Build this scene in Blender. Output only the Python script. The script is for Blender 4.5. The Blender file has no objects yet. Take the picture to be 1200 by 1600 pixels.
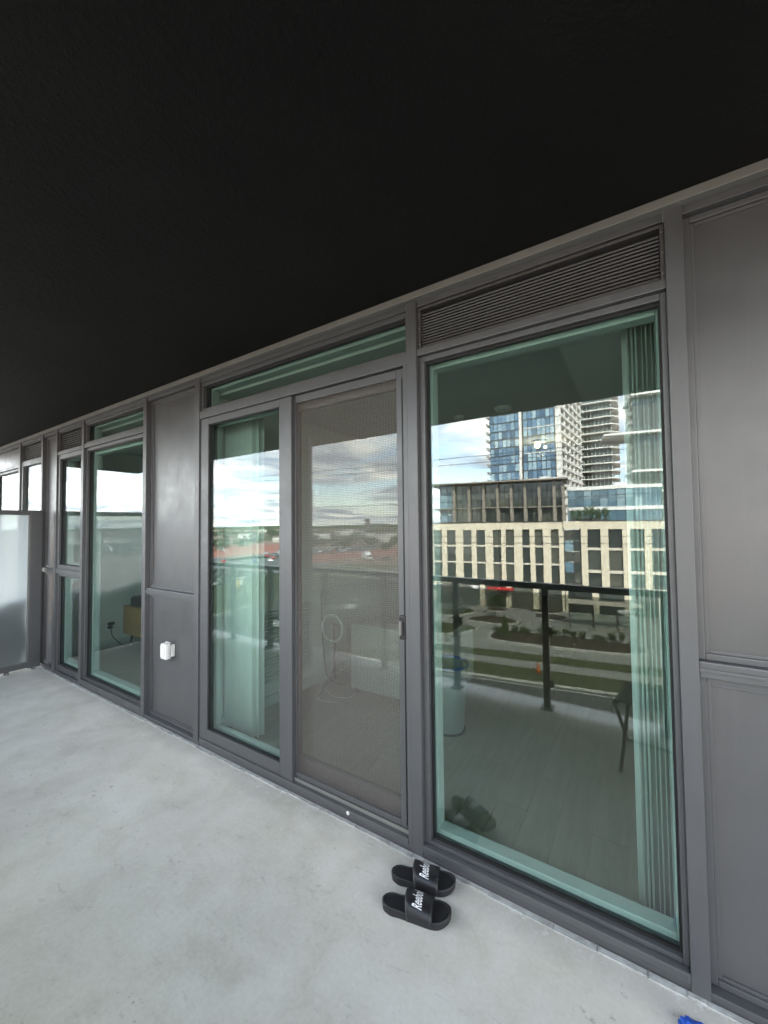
import bpy, bmesh, math, random
from mathutils import Vector, Matrix, noise as mnoise
random.seed(11)
R = math.radians
S = bpy.context.scene
COL = S.collection

# ------------------------------------------------------------------ camera, sky, sun, exposure
cd = bpy.data.cameras.new('camera'); cam = bpy.data.objects.new('camera', cd); COL.objects.link(cam); S.camera = cam
cd.sensor_fit = 'HORIZONTAL'; cd.sensor_width = 36; cd.lens = 620/1200*36; cd.clip_start = 0.02; cd.clip_end = 6000
def aim(yaw, pitch, roll):
    cy, sy = math.cos(yaw), math.sin(yaw)
    fw = Vector((-sy*math.cos(pitch), cy*math.cos(pitch), math.sin(pitch)))
    r0 = Vector((cy, sy, 0)); u0 = r0.cross(fw)
    r = r0*math.cos(roll) + u0*math.sin(roll); u = -r0*math.sin(roll) + u0*math.cos(roll)
    return Matrix((r, u, -fw)).transposed()
cam.matrix_world = Matrix.Translation((0, -1.723, 1.59)) @ aim(R(33.042), R(1.970), R(-0.619)).to_4x4()

SUN_EL, SUN_AZ = R(40), R(32)          # azimuth from +Y towards +X: the sun stands behind our building
wd = bpy.data.worlds.new('World'); S.world = wd; wd.use_nodes = True
nt = wd.node_tree; N = nt.nodes; L = nt.links; N.clear()
def nd(t, **k):
    n = N.new(t)
    for a, b in k.items(): setattr(n, a, b)
    return n
def mth(op, a, b=None, clamp=False):
    n = nd('ShaderNodeMath', operation=op, use_clamp=clamp)
    for i, q in enumerate((a, b)):
        if q is None: continue
        if isinstance(q, (int, float)): n.inputs[i].default_value = q
        else: L.new(q, n.inputs[i])
    return n.outputs[0]
sky = nd('ShaderNodeTexSky', sky_type='NISHITA', sun_disc=False, sun_elevation=SUN_EL, sun_rotation=SUN_AZ, air_density=1.0, dust_density=0.6)
tc = nd('ShaderNodeTexCoord'); sp = nd('ShaderNodeSeparateXYZ'); L.new(tc.outputs['Generated'], sp.inputs[0])
zc = mth('ADD', mth('MAXIMUM', sp.outputs[2], 0.0), 0.10)
cb = nd('ShaderNodeCombineXYZ'); L.new(mth('DIVIDE', sp.outputs[0], zc), cb.inputs[0]); L.new(mth('DIVIDE', sp.outputs[1], zc), cb.inputs[1])
def cloudnoise(scale, detail, off, dist=0.3, rough=.55):
    mp = nd('ShaderNodeMapping'); mp.inputs['Location'].default_value = off; L.new(cb.outputs[0], mp.inputs[0])
    n = nd('ShaderNodeTexNoise'); n.inputs['Scale'].default_value = scale; n.inputs['Detail'].default_value = detail
    n.inputs['Roughness'].default_value = rough; n.inputs['Distortion'].default_value = dist; L.new(mp.outputs[0], n.inputs['Vector'])
    return n.outputs[0]
def ramp(src, stops):
    r = nd('ShaderNodeValToRGB'); e = r.color_ramp.elements
    while len(e) < len(stops): e.new(.5)
    for q, (p, c) in zip(e, stops): q.position = p; q.color = c if len(c) == 4 else (*c, 1)
    L.new(src, r.inputs[0]); return r.outputs[0]
cov = ramp(cloudnoise(0.62, 7, (3.1, 1.7, 0)), [(.40, (0, 0, 0)), (.53, (1, 1, 1))])
cshade = ramp(cloudnoise(1.25, 6, (0.4, 5.2, 0), .5), [(.38, (2.4, 2.7, 3.3)), (.50, (4.7, 4.8, 5.0)), (.62, (8.2, 7.9, 7.2))])
hz = ramp(sp.outputs[2], [(0.0, (.75, .75, .75)), (.06, (.25, .25, .25)), (.2, (0, 0, 0))])
m1 = nd('ShaderNodeMix', data_type='RGBA'); L.new(hz, m1.inputs[0]); L.new(sky.outputs[0], m1.inputs[6]); m1.inputs[7].default_value = (6.4, 6.5, 6.3, 1)
m2 = nd('ShaderNodeMix', data_type='RGBA'); L.new(cov, m2.inputs[0]); L.new(m1.outputs[2], m2.inputs[6]); L.new(cshade, m2.inputs[7])
bg = nd('ShaderNodeBackground'); bg.inputs[1].default_value = 0.12; L.new(m2.outputs[2], bg.inputs[0])
wo = nd('ShaderNodeOutputWorld'); L.new(bg.outputs[0], wo.inputs[0])

sl = bpy.data.lights.new('sun', 'SUN'); so = bpy.data.objects.new('sun', sl); COL.objects.link(so)
sl.energy = 2.4; sl.angle = R(0.6); sl.color = (1, .95, .87)
sd = Vector((math.sin(SUN_AZ)*math.cos(SUN_EL), math.cos(SUN_AZ)*math.cos(SUN_EL), math.sin(SUN_EL)))
so.rotation_euler = (-sd).to_track_quat('-Z', 'Y').to_euler(); so.location = (0, 10, 40)

S.view_settings.view_transform = 'Standard'; S.view_settings.look = 'None'; S.view_settings.gamma = 1
S.view_settings.use_curve_mapping = False
S.view_settings.exposure = 3.52
S.render.engine = 'CYCLES'
cy = S.cycles; cy.use_denoising = True; cy.max_bounces = 10; cy.transparent_max_bounces = 32; cy.diffuse_bounces = 6
cy.glossy_bounces = 5; cy.transmission_bounces = 6; cy.sample_clamp_indirect = 6; cy.caustics_reflective = False; cy.caustics_refractive = False

# ------------------------------------------------------------------ materials
MATS = {}
class NB:                              # small node builder
    def __init__(s, name):
        s.m = bpy.data.materials.new(name); s.m.use_nodes = True; s.t = s.m.node_tree; s.t.nodes.clear()
        s.out = s.n('ShaderNodeOutputMaterial'); MATS[name] = s.m
    def n(s, t, **k):
        x = s.t.nodes.new(t)
        for a, b in k.items(): setattr(x, a, b)
        return x
    def l(s, a, b): s.t.links.new(a, b)
    def set(s, sock, v):
        if hasattr(v, 'is_linked') or isinstance(v, bpy.types.NodeSocket): s.l(v, sock)
        else: sock.default_value = v
    def coord(s, kind='Object', scale=(1, 1, 1), rot=(0, 0, 0)):
        c = s.n('ShaderNodeTexCoord'); mp = s.n('ShaderNodeMapping'); mp.inputs['Scale'].default_value = scale; mp.inputs['Rotation'].default_value = rot
        s.l(c.outputs[kind], mp.inputs[0]); return mp.outputs[0]
    def noise(s, v, scale, detail=4, rough=.55, dist=0):
        x = s.n('ShaderNodeTexNoise'); s.l(v, x.inputs['Vector'])
        for a, b in (('Scale', scale), ('Detail', detail), ('Roughness', rough), ('Distortion', dist)): x.inputs[a].default_value = b
        return x.outputs[0]
    def ramp(s, f, stops):
        r = s.n('ShaderNodeValToRGB'); e = r.color_ramp.elements
        while len(e) < len(stops): e.new(.5)
        for q, (p, c) in zip(e, stops):
            q.position = p; c = (c, c, c) if isinstance(c, (int, float)) else c; q.color = (*c[:3], 1)
        s.l(f, r.inputs[0]); return r.outputs[0]
    def mix(s, f, a, b, mode='MIX'):
        x = s.n('ShaderNodeMix', data_type='RGBA', blend_type=mode); s.set(x.inputs[0], f)
        for i, q in ((6, a), (7, b)):
            if isinstance(q, (tuple, list)): q = (*q[:3], 1)
            s.set(x.inputs[i], q)
        return x.outputs[2]
    def math(s, op, a, b=0.0):
        x = s.n('ShaderNodeMath', operation=op); s.set(x.inputs[0], a); s.set(x.inputs[1], b); return x.outputs[0]
    def bump(s, h, strength, dist=.01):
        x = s.n('ShaderNodeBump'); x.inputs['Strength'].default_value = strength; x.inputs['Distance'].default_value = dist; s.l(h, x.inputs['Height']); return x.outputs[0]
    def bsdf(s, col, rough=.5, metal=0, nrm=None, spec=.5, **k):
        b = s.n('ShaderNodeBsdfPrincipled')
        s.set(b.inputs['Base Color'], (*col[:3], 1) if isinstance(col, (tuple, list)) else col)
        s.set(b.inputs['Roughness'], rough); b.inputs['Metallic'].default_value = metal; b.inputs['Specular IOR Level'].default_value = spec
        if nrm is not None: s.l(nrm, b.inputs['Normal'])
        for a, c in k.items(): s.set(b.inputs[a], c)
        return b.outputs[0]
    def done(s, sh): s.l(sh, s.out.inputs[0]); return s.m
def plain(name, col, rough=.5, var=.12, scale=6, bump=0, bscale=80, metal=0, spec=.5):
    b = NB(name); v = b.coord()
    n1 = b.noise(v, scale, 5, .6)
    c = b.ramp(n1, [(.25, tuple(x*(1-var) for x in col)), (.75, tuple(min(1, x*(1+var)) for x in col))])
    rr = b.ramp(n1, [(.2, max(.02, rough*.85)), (.8, min(1, rough*1.15))])
    nr = b.bump(b.noise(v, bscale, 3), bump, .004) if bump else None
    return b.done(b.bsdf(c, rr, metal, nr, spec))
def glass(name, tint, base=.13, edge=.75, rough=0.0, wavy=0):
    b = NB(name); lw = b.n('ShaderNodeLayerWeight'); lw.inputs[0].default_value = .5
    p = b.math('POWER', lw.outputs['Facing'], 4.0); f = b.math('ADD', b.math('MULTIPLY', p, edge), base)
    tr = b.n('ShaderNodeBsdfTransparent'); tr.inputs[0].default_value = (*tint, 1)
    gl = b.n('ShaderNodeBsdfGlossy'); gl.inputs['Roughness'].default_value = rough
    if wavy: b.l(b.bump(b.noise(b.coord(), 2.2, 2), wavy, .01), gl.inputs['Normal'])
    mx = b.n('ShaderNodeMixShader'); b.l(f, mx.inputs[0]); b.l(tr.outputs[0], mx.inputs[1]); b.l(gl.outputs[0], mx.inputs[2])
    return b.done(mx.outputs[0])

def m_concrete():
    b = NB('balcony_concrete'); v = b.coord()
    big = b.noise(v, .9, 5, .6, .4); mid = b.noise(v, 4.5, 6, .62, .3); fine = b.noise(v, 60, 4, .6)
    c = b.ramp(big, [(.30, (.62, .60, .53)), (.5, (.71, .685, .605)), (.70, (.80, .77, .68))])
    c = b.mix(.8, c, b.ramp(mid, [(.28, (.25, .25, .24)), (.5, (.5, .5, .49)), (.72, (.68, .685, .67))]), 'SOFT_LIGHT')
    c = b.mix(.35, c, b.ramp(fine, [(.33, .3), (.67, .68)]), 'SOFT_LIGHT')
    gr = b.ramp(b.noise(v, 320, 2), [(.62, 0), (.70, 1)]); c = b.mix(b.math('MULTIPLY', gr, .12), c, (.30, .30, .28))
    vd = b.coord(scale=(1.6, 5.0, 1), rot=(0, 0, R(24)))         # trowel smears
    sm = b.ramp(b.noise(vd, 5.5, 7, .7, .6), [(.60, 0), (.70, 1)])
    c = b.mix(b.math('MULTIPLY', sm, .34), c, (.27, .275, .262))
    area = b.ramp(b.noise(v, 1.7, 3), [(.50, 0), (.62, 1)])
    sp_ = b.ramp(b.noise(v, 26, 5, .7), [(.60, 0), (.66, 1)])
    c = b.mix(b.math('MULTIPLY', b.math('MULTIPLY', area, sp_), .7), c, (.25, .25, .235))
    vo = b.n('ShaderNodeTexVoronoi'); vo.inputs['Scale'].default_value = 7.0; vo.inputs['Randomness'].default_value = 1; b.l(vd, vo.inputs['Vector'])
    pit = b.ramp(vo.outputs['Distance'], [(.035, 1), (.075, 0)])
    keep = b.ramp(b.noise(v, 3.1, 2), [(.52, 0), (.58, 1)])
    pit = b.math('MULTIPLY', pit, keep)
    c = b.mix(b.math('MULTIPLY', pit, .3), c, (.17, .17, .16))
    wh = b.ramp(b.noise(v, 11, 5, .7, .3), [(.67, 0), (.74, 1)])
    c = b.mix(b.math('MULTIPLY', wh, .5), c, (.70, .70, .68))
    pk = b.ramp(b.noise(v, 1.1, 3), [(.52, 0), (.7, 1)]); c = b.mix(b.math('MULTIPLY', pk, .45), c, (.60, .53, .48))
    s3 = b.n('ShaderNodeSeparateXYZ'); b.l(v, s3.inputs[0])            # painted contact shade mixed with grime and cement residue along the wall foot
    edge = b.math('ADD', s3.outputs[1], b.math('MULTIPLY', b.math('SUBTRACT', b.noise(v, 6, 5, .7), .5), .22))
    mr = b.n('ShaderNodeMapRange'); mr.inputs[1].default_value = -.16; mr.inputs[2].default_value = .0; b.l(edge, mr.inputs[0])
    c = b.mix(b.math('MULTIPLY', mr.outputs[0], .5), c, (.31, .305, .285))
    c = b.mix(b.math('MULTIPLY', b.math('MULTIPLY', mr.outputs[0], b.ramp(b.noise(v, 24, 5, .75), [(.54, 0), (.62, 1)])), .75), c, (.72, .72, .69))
    h = b.math('SUBTRACT', b.math('ADD', b.math('MULTIPLY', mid, .6), b.math('MULTIPLY', fine, .25)), b.math('MULTIPLY', pit, .6))
    return b.done(b.bsdf(c, b.ramp(mid, [(.3, .55), (.7, .8)]), 0, b.bump(h, .22, .005), .35))
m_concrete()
def m_soffit():
    b = NB('black_stucco'); v = b.coord()
    n1 = b.noise(v, 1.1, 4); f = b.noise(v, 150, 5, .65); sc = b.noise(b.coord(scale=(1, 9, 1), rot=(0, 0, R(-35))), 2.2, 3, .7)
    c = b.ramp(n1, [(.3, (.007, .0077, .0074)), (.7, (.0125, .013, .0122))])
    c = b.mix(b.ramp(f, [(.62, 0), (.74, .5)]), c, (.035, .035, .032)); c = b.mix(b.ramp(sc, [(.74, 0), (.78, .25)]), c, (.04, .04, .037))
    f2 = b.math('ADD', f, b.math('MULTIPLY', b.noise(v, 45, 4, .6), 1.5))
    return b.done(b.bsdf(c, .75, 0, b.bump(f2, .9, .006), .15))
m_soffit()
def m_paint(name, col, rough=.38):
    b = NB(name); v = b.coord(); g = b.noise(v, 420, 2); n1 = b.noise(v, 2.2, 5, .6); st = b.noise(b.coord(scale=(9, 9, .6)), 3, 4)
    c = b.ramp(n1, [(.3, tuple(x*.93 for x in col)), (.7, tuple(x*1.06 for x in col))])
    c = b.mix(b.ramp(st, [(.56, 0), (.8, .16)]), c, tuple(x*1.9 for x in col))
    sc = b.ramp(b.noise(v, 38, 4, .8), [(.72, 0), (.77, .35)]); c = b.mix(sc, c, (.34, .34, .33))
    return b.done(b.bsdf(c, b.ramp(b.noise(v, 5, 6, .7), [(.3, rough*.82), (.7, rough*1.3)]), 0, b.bump(b.math('ADD', g, b.math('MULTIPLY', b.noise(v, 1.6, 1), 22.0)), .10, .0012), .9))
m_paint('grey_aluminium', (.066, .067, .070), .42); m_paint('grey_panel', (.070, .0695, .0715), .36); m_paint('trim_grey', (.16, .16, .148), .5)
m_paint('dark_grille', (.052, .048, .046), .5)
plain('satin_black', (.02, .02, .021), .28, .05, spec=1.0); plain('black_rubber', (.008, .008, .008), .6); plain('matt_black', (.014, .014, .015), .45)
plain('inner_frame_white', (.50, .54, .52), .4, .05); plain('white_wall', (.62, .63, .61), .8, .04, 2)
plain('white_ceiling', (.55, .56, .54), .9, .05, 3, .3, 200); plain('white_plastic', (.75, .75, .72), .35, .04)
plain('sealant', (.42, .43, .41), .8, .35, 22, .6, 60); b = NB('vane_white'); q1 = b.n('ShaderNodeBsdfDiffuse'); q1.inputs[0].default_value = (.93, .95, .93, 1); q2 = b.n('ShaderNodeBsdfTranslucent'); q2.inputs[0].default_value = (.93, .95, .93, 1); q3 = b.n('ShaderNodeMixShader'); q3.inputs[0].default_value = .42; b.l(q1.outputs[0], q3.inputs[1]); b.l(q2.outputs[0], q3.inputs[2]); b.done(q3.outputs[0])
plain('blue_plastic', (.02, .10, .55), .4, .2, 30); plain('blue_rim', (.05, .12, .30), .5, .1); plain('grey_fabric', (.42, .43, .41), .9, .12, 25, .3, 300)
plain('dark_cloth', (.04, .048, .056), .9, .15, 8, .2, 200); plain('bin_body', (.20, .22, .215), .5, .08); plain('bin_grey', (.50, .53, .52), .5, .08)
glass('window_glass', (.84, .93, .90), .095, .36, 0.0, .022); glass('railing_glass', (.57, .58, .55), .03, .4); glass('rail_glass', (.90, .95, .93), .03, .5)
b = NB('frosted_glass')
tl = b.n('ShaderNodeBsdfTranslucent'); tl.inputs[0].default_value = (.80, .84, .85, 1); df = b.n('ShaderNodeBsdfDiffuse'); df.inputs[0].default_value = (.66, .71, .72, 1)
tp = b.n('ShaderNodeBsdfTransparent'); tp.inputs[0].default_value = (.9, .94, .94, 1); gg = b.n('ShaderNodeBsdfGlossy'); gg.inputs['Roughness'].default_value = .35
x1 = b.n('ShaderNodeMixShader'); x1.inputs[0].default_value = .12; b.l(tl.outputs[0], x1.inputs[1]); b.l(df.outputs[0], x1.inputs[2])
x2 = b.n('ShaderNodeMixShader'); x2.inputs[0].default_value = .48; b.l(x1.outputs[0], x2.inputs[1]); b.l(tp.outputs[0], x2.inputs[2])
x3 = b.n('ShaderNodeMixShader'); x3.inputs[0].default_value = .08; b.l(x2.outputs[0], x3.inputs[1]); b.l(gg.outputs[0], x3.inputs[2]); b.done(x3.outputs[0])
def m_screen():
    b = NB('insect_screen'); v = b.coord(); s3 = b.n('ShaderNodeSeparateXYZ'); b.l(v, s3.inputs[0])
    wob = b.math('MULTIPLY', b.math('SUBTRACT', b.noise(v, 5, 2), .5), .016)
    gx = b.math('SINE', b.math('MULTIPLY', b.math('ADD', s3.outputs[0], wob), 2*math.pi/.0095)); gz = b.math('SINE', b.math('MULTIPLY', b.math('ADD', s3.outputs[2], wob), 2*math.pi/.0095))
    w = b.math('MAXIMUM', gx, gz); f = b.ramp(w, [(.2, .13), (.95, .29)])
    d = b.n('ShaderNodeBsdfDiffuse'); d.inputs[0].default_value = (.20, .178, .16, 1); t = b.n('ShaderNodeBsdfTransparent')
    mx = b.n('ShaderNodeMixShader'); b.l(f, mx.inputs[0]); b.l(t.outputs[0], mx.inputs[1]); b.l(d.outputs[0], mx.inputs[2]); return b.done(mx.outputs[0])
m_screen()
def m_wood(name, c1, c2, sc=(1, 14, 14)):
    b = NB(name); v = b.coord(scale=sc); n1 = b.noise(v, 3, 6, .65, .8)
    return b.done(b.bsdf(b.ramp(n1, [(.3, c1), (.7, c2)]), .4, 0, None, .4))
m_wood('cabinet_wood', (.36, .19, .07), (.48, .28, .12)); m_wood('floor_wood', (.20, .18, .145), (.27, .245, .20), (10, .9, 1))
# outdoor
plain('asphalt', (.07, .072, .074), .9, .2, 2, .4, 30); plain('road_paint', (.62, .62, .58), .8, .2, 9)
plain('pavement_concrete', (.30, .295, .275), .85, .12, 1.5); plain('kerb_concrete', (.52, .51, .47), .85, .12, 3)
plain('grass', (.058, .068, .02), .95, .45, 1.3); plain('dry_ground', (.19, .125, .092), .95, .35, .05); plain('soil_mulch', (.055, .040, .026), .95, .4, 3)
plain('red_clay', (.26, .085, .06), .95, .25, .12); plain('paver_light', (.42, .41, .39), .85, .1, 5); plain('paver_dark', (.15, .15, .15), .85, .12, 5)
plain('cream_stone', (.60, .53, .41), .8, .08, .7); plain('cream_slab', (.55, .50, .42), .8, .08, 2); plain('dark_bronze', (.05, .045, .04), .45)
plain('brown_fin', (.22, .19, .155), .6, .1, 1); plain('slab_white', (.74, .73, .70), .7, .06, 1); plain('white_trim', (.68, .69, .68), .6, .05)
plain('leaf_green', (.055, .085, .025), .8, .4, 3); plain('leaf_far', (.05, .075, .032), .9, .5, .06); plain('bark', (.10, .07, .05), .9, .2, 8)
plain('galvanised', (.45, .46, .47), .4, .08, 4, metal=.5); plain('orange_plastic', (.75, .16, .03), .5); plain('yellow_paint', (.75, .45, .03), .5)
for k_, c_ in (('car_white', (.75, .75, .75)), ('car_silver', (.42, .43, .45)), ('car_black', (.02, .02, .022)), ('car_red', (.40, .02, .02)), ('car_blue', (.04, .08, .22))): plain(k_, c_, .25, .02)
plain('tyre', (.015, .015, .015), .8); plain('far_wall_pale', (.55, .53, .49), .9, .1, .05); plain('far_wall_tan', (.36, .28, .2), .9, .1, .05); plain('far_roof', (.22, .20, .19), .9, .1, .05)
def m_bglass(name, cols, rough=.06):
    b = NB(name); oi = b.n('ShaderNodeTexCoord'); g = b.n('ShaderNodeNewGeometry'); ob = b.n('ShaderNodeObjectInfo')
    c = b.ramp(b.math('FRACT', b.math('ADD', g.outputs['Random Per Island'], ob.outputs['Random'])), [(0, cols[0]), (.5, cols[1]), (1, cols[2])])
    return b.done(b.bsdf(c, rough, 0, None, 1.0))
m_bglass('tower_glass', ((.05, .11, .19), (.14, .25, .38), (.38, .52, .58))); m_bglass('facade_glass', ((.02, .025, .025), (.05, .06, .055), (.10, .10, .08)))
m_bglass('blue_glass', ((.06, .11, .15), (.13, .22, .28), (.26, .36, .40)))
def emis(name, col, s):
    b = NB(name); e = b.n('ShaderNodeEmission'); e.inputs[0].default_value = (*col, 1); e.inputs[1].default_value = s; b.done(e.outputs[0])
emis('bulb_glow', (1, .60, .24), 1.6)

# ------------------------------------------------------------------ builders
def box(bm, x0, x1, y0, y1, z0, z1, mtx=None):
    vs = [bm.verts.new((x, y, z)) for x in (x0, x1) for y in (y0, y1) for z in (z0, z1)]
    if mtx is not None:
        for v in vs: v.co = mtx @ v.co
    for f in ((0, 1, 3, 2), (4, 6, 7, 5), (0, 4, 5, 1), (2, 3, 7, 6), (0, 2, 6, 4), (1, 5, 7, 3)): bm.faces.new([vs[i] for i in f])
    return vs
def tube(bm, pts, r, n=8, cap=True):
    pts = [Vector(p) for p in pts]; rs = r if isinstance(r, (list, tuple)) else [r]*len(pts); rings = []; prev = None
    for i, p in enumerate(pts):
        d = (pts[min(i+1, len(pts)-1)]-pts[max(i-1, 0)]).normalized()
        a = prev if prev is not None else (Vector((0, 0, 1)) if abs(d.z) < .9 else Vector((1, 0, 0)))
        a = (a-d*a.dot(d)).normalized(); prev = a; c = d.cross(a)
        rings.append([bm.verts.new(p+(a*math.cos(t)+c*math.sin(t))*rs[i]) for t in (2*math.pi*k/n for k in range(n))])
    for A, B in zip(rings, rings[1:]):
        for k in range(n): bm.faces.new((A[k], A[(k+1) % n], B[(k+1) % n], B[k]))
    if cap:
        bm.faces.new(rings[0][::-1]); bm.faces.new(rings[-1])
def lathe(bm, prof, c=(0, 0, 0), n=24, caps=True):
    rings = [[bm.verts.new((c[0]+r*math.cos(t), c[1]+r*math.sin(t), c[2]+z)) for t in (2*math.pi*k/n for k in range(n))] for r, z in prof]
    for A, B in zip(rings, rings[1:]):
        for k in range(n): bm.faces.new((A[k], A[(k+1) % n], B[(k+1) % n], B[k]))
    if caps:
        bm.faces.new(rings[0][::-1]); bm.faces.new(rings[-1])
def prism(bm, poly, z0, z1):
    a = [bm.verts.new((x, y, z0)) for x, y in poly]; c = [bm.verts.new((x, y, z1)) for x, y in poly]; n = len(poly)
    bm.faces.new(a[::-1]); bm.faces.new(c)
    for i in range(n): bm.faces.new((a[i], a[(i+1) % n], c[(i+1) % n], c[i]))
def mesh(name, bm, mat, bevel=0, smooth=False):
    if bevel: bmesh.ops.bevel(bm, geom=list(bm.edges), offset=bevel, segments=2, profile=.6, affect='EDGES', clamp_overlap=True)
    bmesh.ops.recalc_face_normals(bm, faces=bm.faces)
    me = bpy.data.meshes.new(name); bm.to_mesh(me); bm.free()
    for m in (mat if isinstance(mat, (list, tuple)) else [mat]): me.materials.append(MATS[m])
    if smooth:
        for p in me.polygons: p.use_smooth = True
    return me
def obj(name, me, parent=None, loc=(0, 0, 0), rz=0):
    o = bpy.data.objects.new(name, me); COL.objects.link(o); o.location = loc; o.rotation_euler = (0, 0, rz)
    if parent: o.parent = parent
    return o
def tag(o, label, cat, group=None):
    o['label'] = label; o['category'] = cat
    if group: o['group'] = group
    return o
def thing(name, label, cat, loc=(0, 0, 0), rz=0, group=None):
    o = obj(name, None, None, loc, rz); o.empty_display_size = .2; return tag(o, label, cat, group)
def struct(name, me, loc=(0, 0, 0), rz=0, kind='structure', parent=None):
    o = obj(name, me, parent, loc, rz)
    if not parent: o['kind'] = kind
    return o
def part(root, name, boxes, mat, bevel=0.0, top=None):
    """boxes given in world coordinates (root unrotated); root or a part of root as parent"""
    t = top or root; off = Vector(t.location); bm = bmesh.new()
    for q in boxes: box(bm, *q)
    bmesh.ops.translate(bm, verts=bm.verts, vec=-off)
    return obj(name, mesh(name, bm, mat, bevel), root)
def lpart(root, name, boxes, mat, bevel=0.0):
    bm = bmesh.new()
    for q in boxes: box(bm, *q)
    return obj(name, mesh(name, bm, mat, bevel), root)
def copytree(o, parent=None):
    c = o.copy(); COL.objects.link(c)
    if parent: c.parent = parent
    for ch in list(o.children): copytree(ch, c)
    return c

ZC = 2.75                              # balcony ceiling
GZ = -12.4                             # street level
# ------------------------------------------------------------------ balcony slab and ceiling
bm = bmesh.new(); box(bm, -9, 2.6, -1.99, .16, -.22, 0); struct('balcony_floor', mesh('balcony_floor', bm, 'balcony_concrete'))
bm = bmesh.new(); box(bm, -9, 2.6, -2.33, 0.2, ZC, ZC+.22); struct('balcony_ceiling', mesh('balcony_ceiling', bm, 'black_stucco'))
# sealant line along the wall base, wavy and broken
bm = bmesh.new(); x = -5.8; rnd = random.Random(3)
while x < 1.3:
    l_ = rnd.uniform(.05, .22); w_ = rnd.uniform(.006, .022)
    box(bm, x, x+l_*.97, -.008-w_, .0, .0005, .004+rnd.uniform(0, .003)); x += l_
o = struct('floor_sealant', mesh('floor_sealant', bm, 'sealant'), kind='stuff')

# ------------------------------------------------------------------ window wall
GA = 'grey_aluminium'
mull = [(-6.80, -6.745, 'grey wall post far left beyond the frosted divider, between two neighbour windows'), (-6.01, -5.955, 'grey wall post right behind the frosted divider'),
        (-5.565, -5.515, 'grey wall post between narrow corner panel and casement window'), (-4.865, -4.81, 'grey wall post between casement window and tall fixed window'),
        (-3.60, -3.545, 'grey wall post left of the panel with the white outlet'), (-2.825, -2.768, 'grey wall post between outlet panel and sliding door'),
        (-.975, -.92, 'grey wall post between screen door and the large right window'), (.095, .148, 'grey wall post between large right window and plain right panel')]
for x0, x1, lb in mull:
    t = thing('wall_post', lb, 'post', ((x0+x1)/2, .06, 0), group='vertical grey posts of the window wall')
    part(t, 'post_cover', [(x0, x1, 0, .13, .0, ZC-.03)], GA, .003)
    if x0 > -5: part(t, 'end_clip', [(x0-.004, x0-.0005, .004, .03, ZC-.075, ZC-.034)], 'trim_grey', 0)
t = thing('head_trim', 'long pale grey trim strip where window wall meets black ceiling', 'trim', (-3, 0, ZC-.035))
part(t, 'trim_strip', [(-8, 2.5, -.022, .02, ZC-.036, ZC-.001)], 'trim_grey', .003)
part(t, 'header_rail', [(-8, 2.5, .012, .12, ZC-.066, ZC-.0365)], GA, .002)
t = thing('base_sill', 'long grey metal sill along the foot of the window wall', 'sill', (-3, 0, 0))
part(t, 'sill_strip', [(-8, 2.5, .006, .14, .0008, .032)], GA, .003)

def ring(x0, x1, z0, z1, l, r, bt, tp, y0, y1):
    """frame as four members: left, right, bottom, top"""
    return [(x0, x0+l, y0, y1, z0, z1), (x1-r, x1, y0, y1, z0, z1), (x0+l, x1-r, y0, y1, z0, z0+bt), (x0+l, x1-r, y0, y1, z1-tp, z1)]
NMS = ('jamb', 'jamb', 'sill_rail', 'head_rail')
def glazed(t, x0, x1, z0, z1, l=.02, r=.027, bt=.07, tp=.035, yf=.028, yg=.062, inner=.045, mat=GA):
    for nme, q in zip(NMS, ring(x0, x1, z0, z1, l, r, bt, tp, yf, .105)): part(t, nme, [q], mat, .003)
    a, b_, c, d = x0+l, x1-r, z0+bt, z1-tp
    p = part(t, 'pane', [(a-.004, b_+.004, yg, yg+.006, c-.004, d+.004)], 'window_glass')
    part(t, 'gasket', ring(a, b_, c, d, .008, .008, .010, .010, yg-.012, yg-.0005), 'black_rubber')
    if inner: part(t, 'inner_frame', ring(a-.01, b_+.01, c-.01, d+.01, inner*.7, inner*.7, inner, inner, yg+.03, .155), 'inner_frame_white', .003)
    return p
bm = bmesh.new(); lathe(bm, [(.0045, 0), (.0045, .002), (.002, .003)], n=10); screw = mesh('screw_head', bm, 'trim_grey')
def screws(t, pts):
    for p in pts: o = obj('screw_head', screw, t, Vector(p)-Vector(t.location)); o.rotation_euler = (R(90), 0, 0)
# large right window + louvre above
t = thing('fixed_window', 'large fixed window on the right with gathered vertical blinds behind it', 'window', (-.41, .06, .03))
glazed(t, -.92, .095, .032, 2.432, .03, .018, .048, .026, inner=.034)
part(t, 'sloped_sill', [(-.92, .095, -.004, .027, .033, .066)], GA, .006)
part(t, 'transom_rail', [(-.92, .095, .004, .105, 2.4325, 2.4662)], GA, .003)
def louvre(x0, x1, z0, z1, n, label, mat='dark_grille'):
    t = thing('louvre_vent', label, 'vent', ((x0+x1)/2, .06, z0), group='louvred vents above the windows')
    for nme, q in zip(NMS, ring(x0, x1, z0, z1, .014, .014, .012, .012, .022, .1)): part(t, nme, [q], mat, .002)
    part(t, 'back_plate', [(x0+.014, x1-.014, .092, .098, z0+.012, z1-.012)], 'black_rubber')
    bm = bmesh.new(); h = (z1-z0-.03)/n; m_ = Matrix.Rotation(R(38), 4, 'X')
    w = (x1-x0)/2-.016
    box(bm, -w, w, -.022, .022, -.0015, .0015, m_); box(bm, -w, w, -.0235, -.0185, -.005, .002, m_)
    me = mesh('slat', bm, mat)
    for k in range(n): obj('slat', me, t, (0, .056-.06, .018+h*(k+.5)))
    screws(t, [(x, .0218, z) for x in (x0+.007, x1-.007) for z in (z0+.03, (z0+z1)/2, z1-.03)])
    return t
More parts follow.
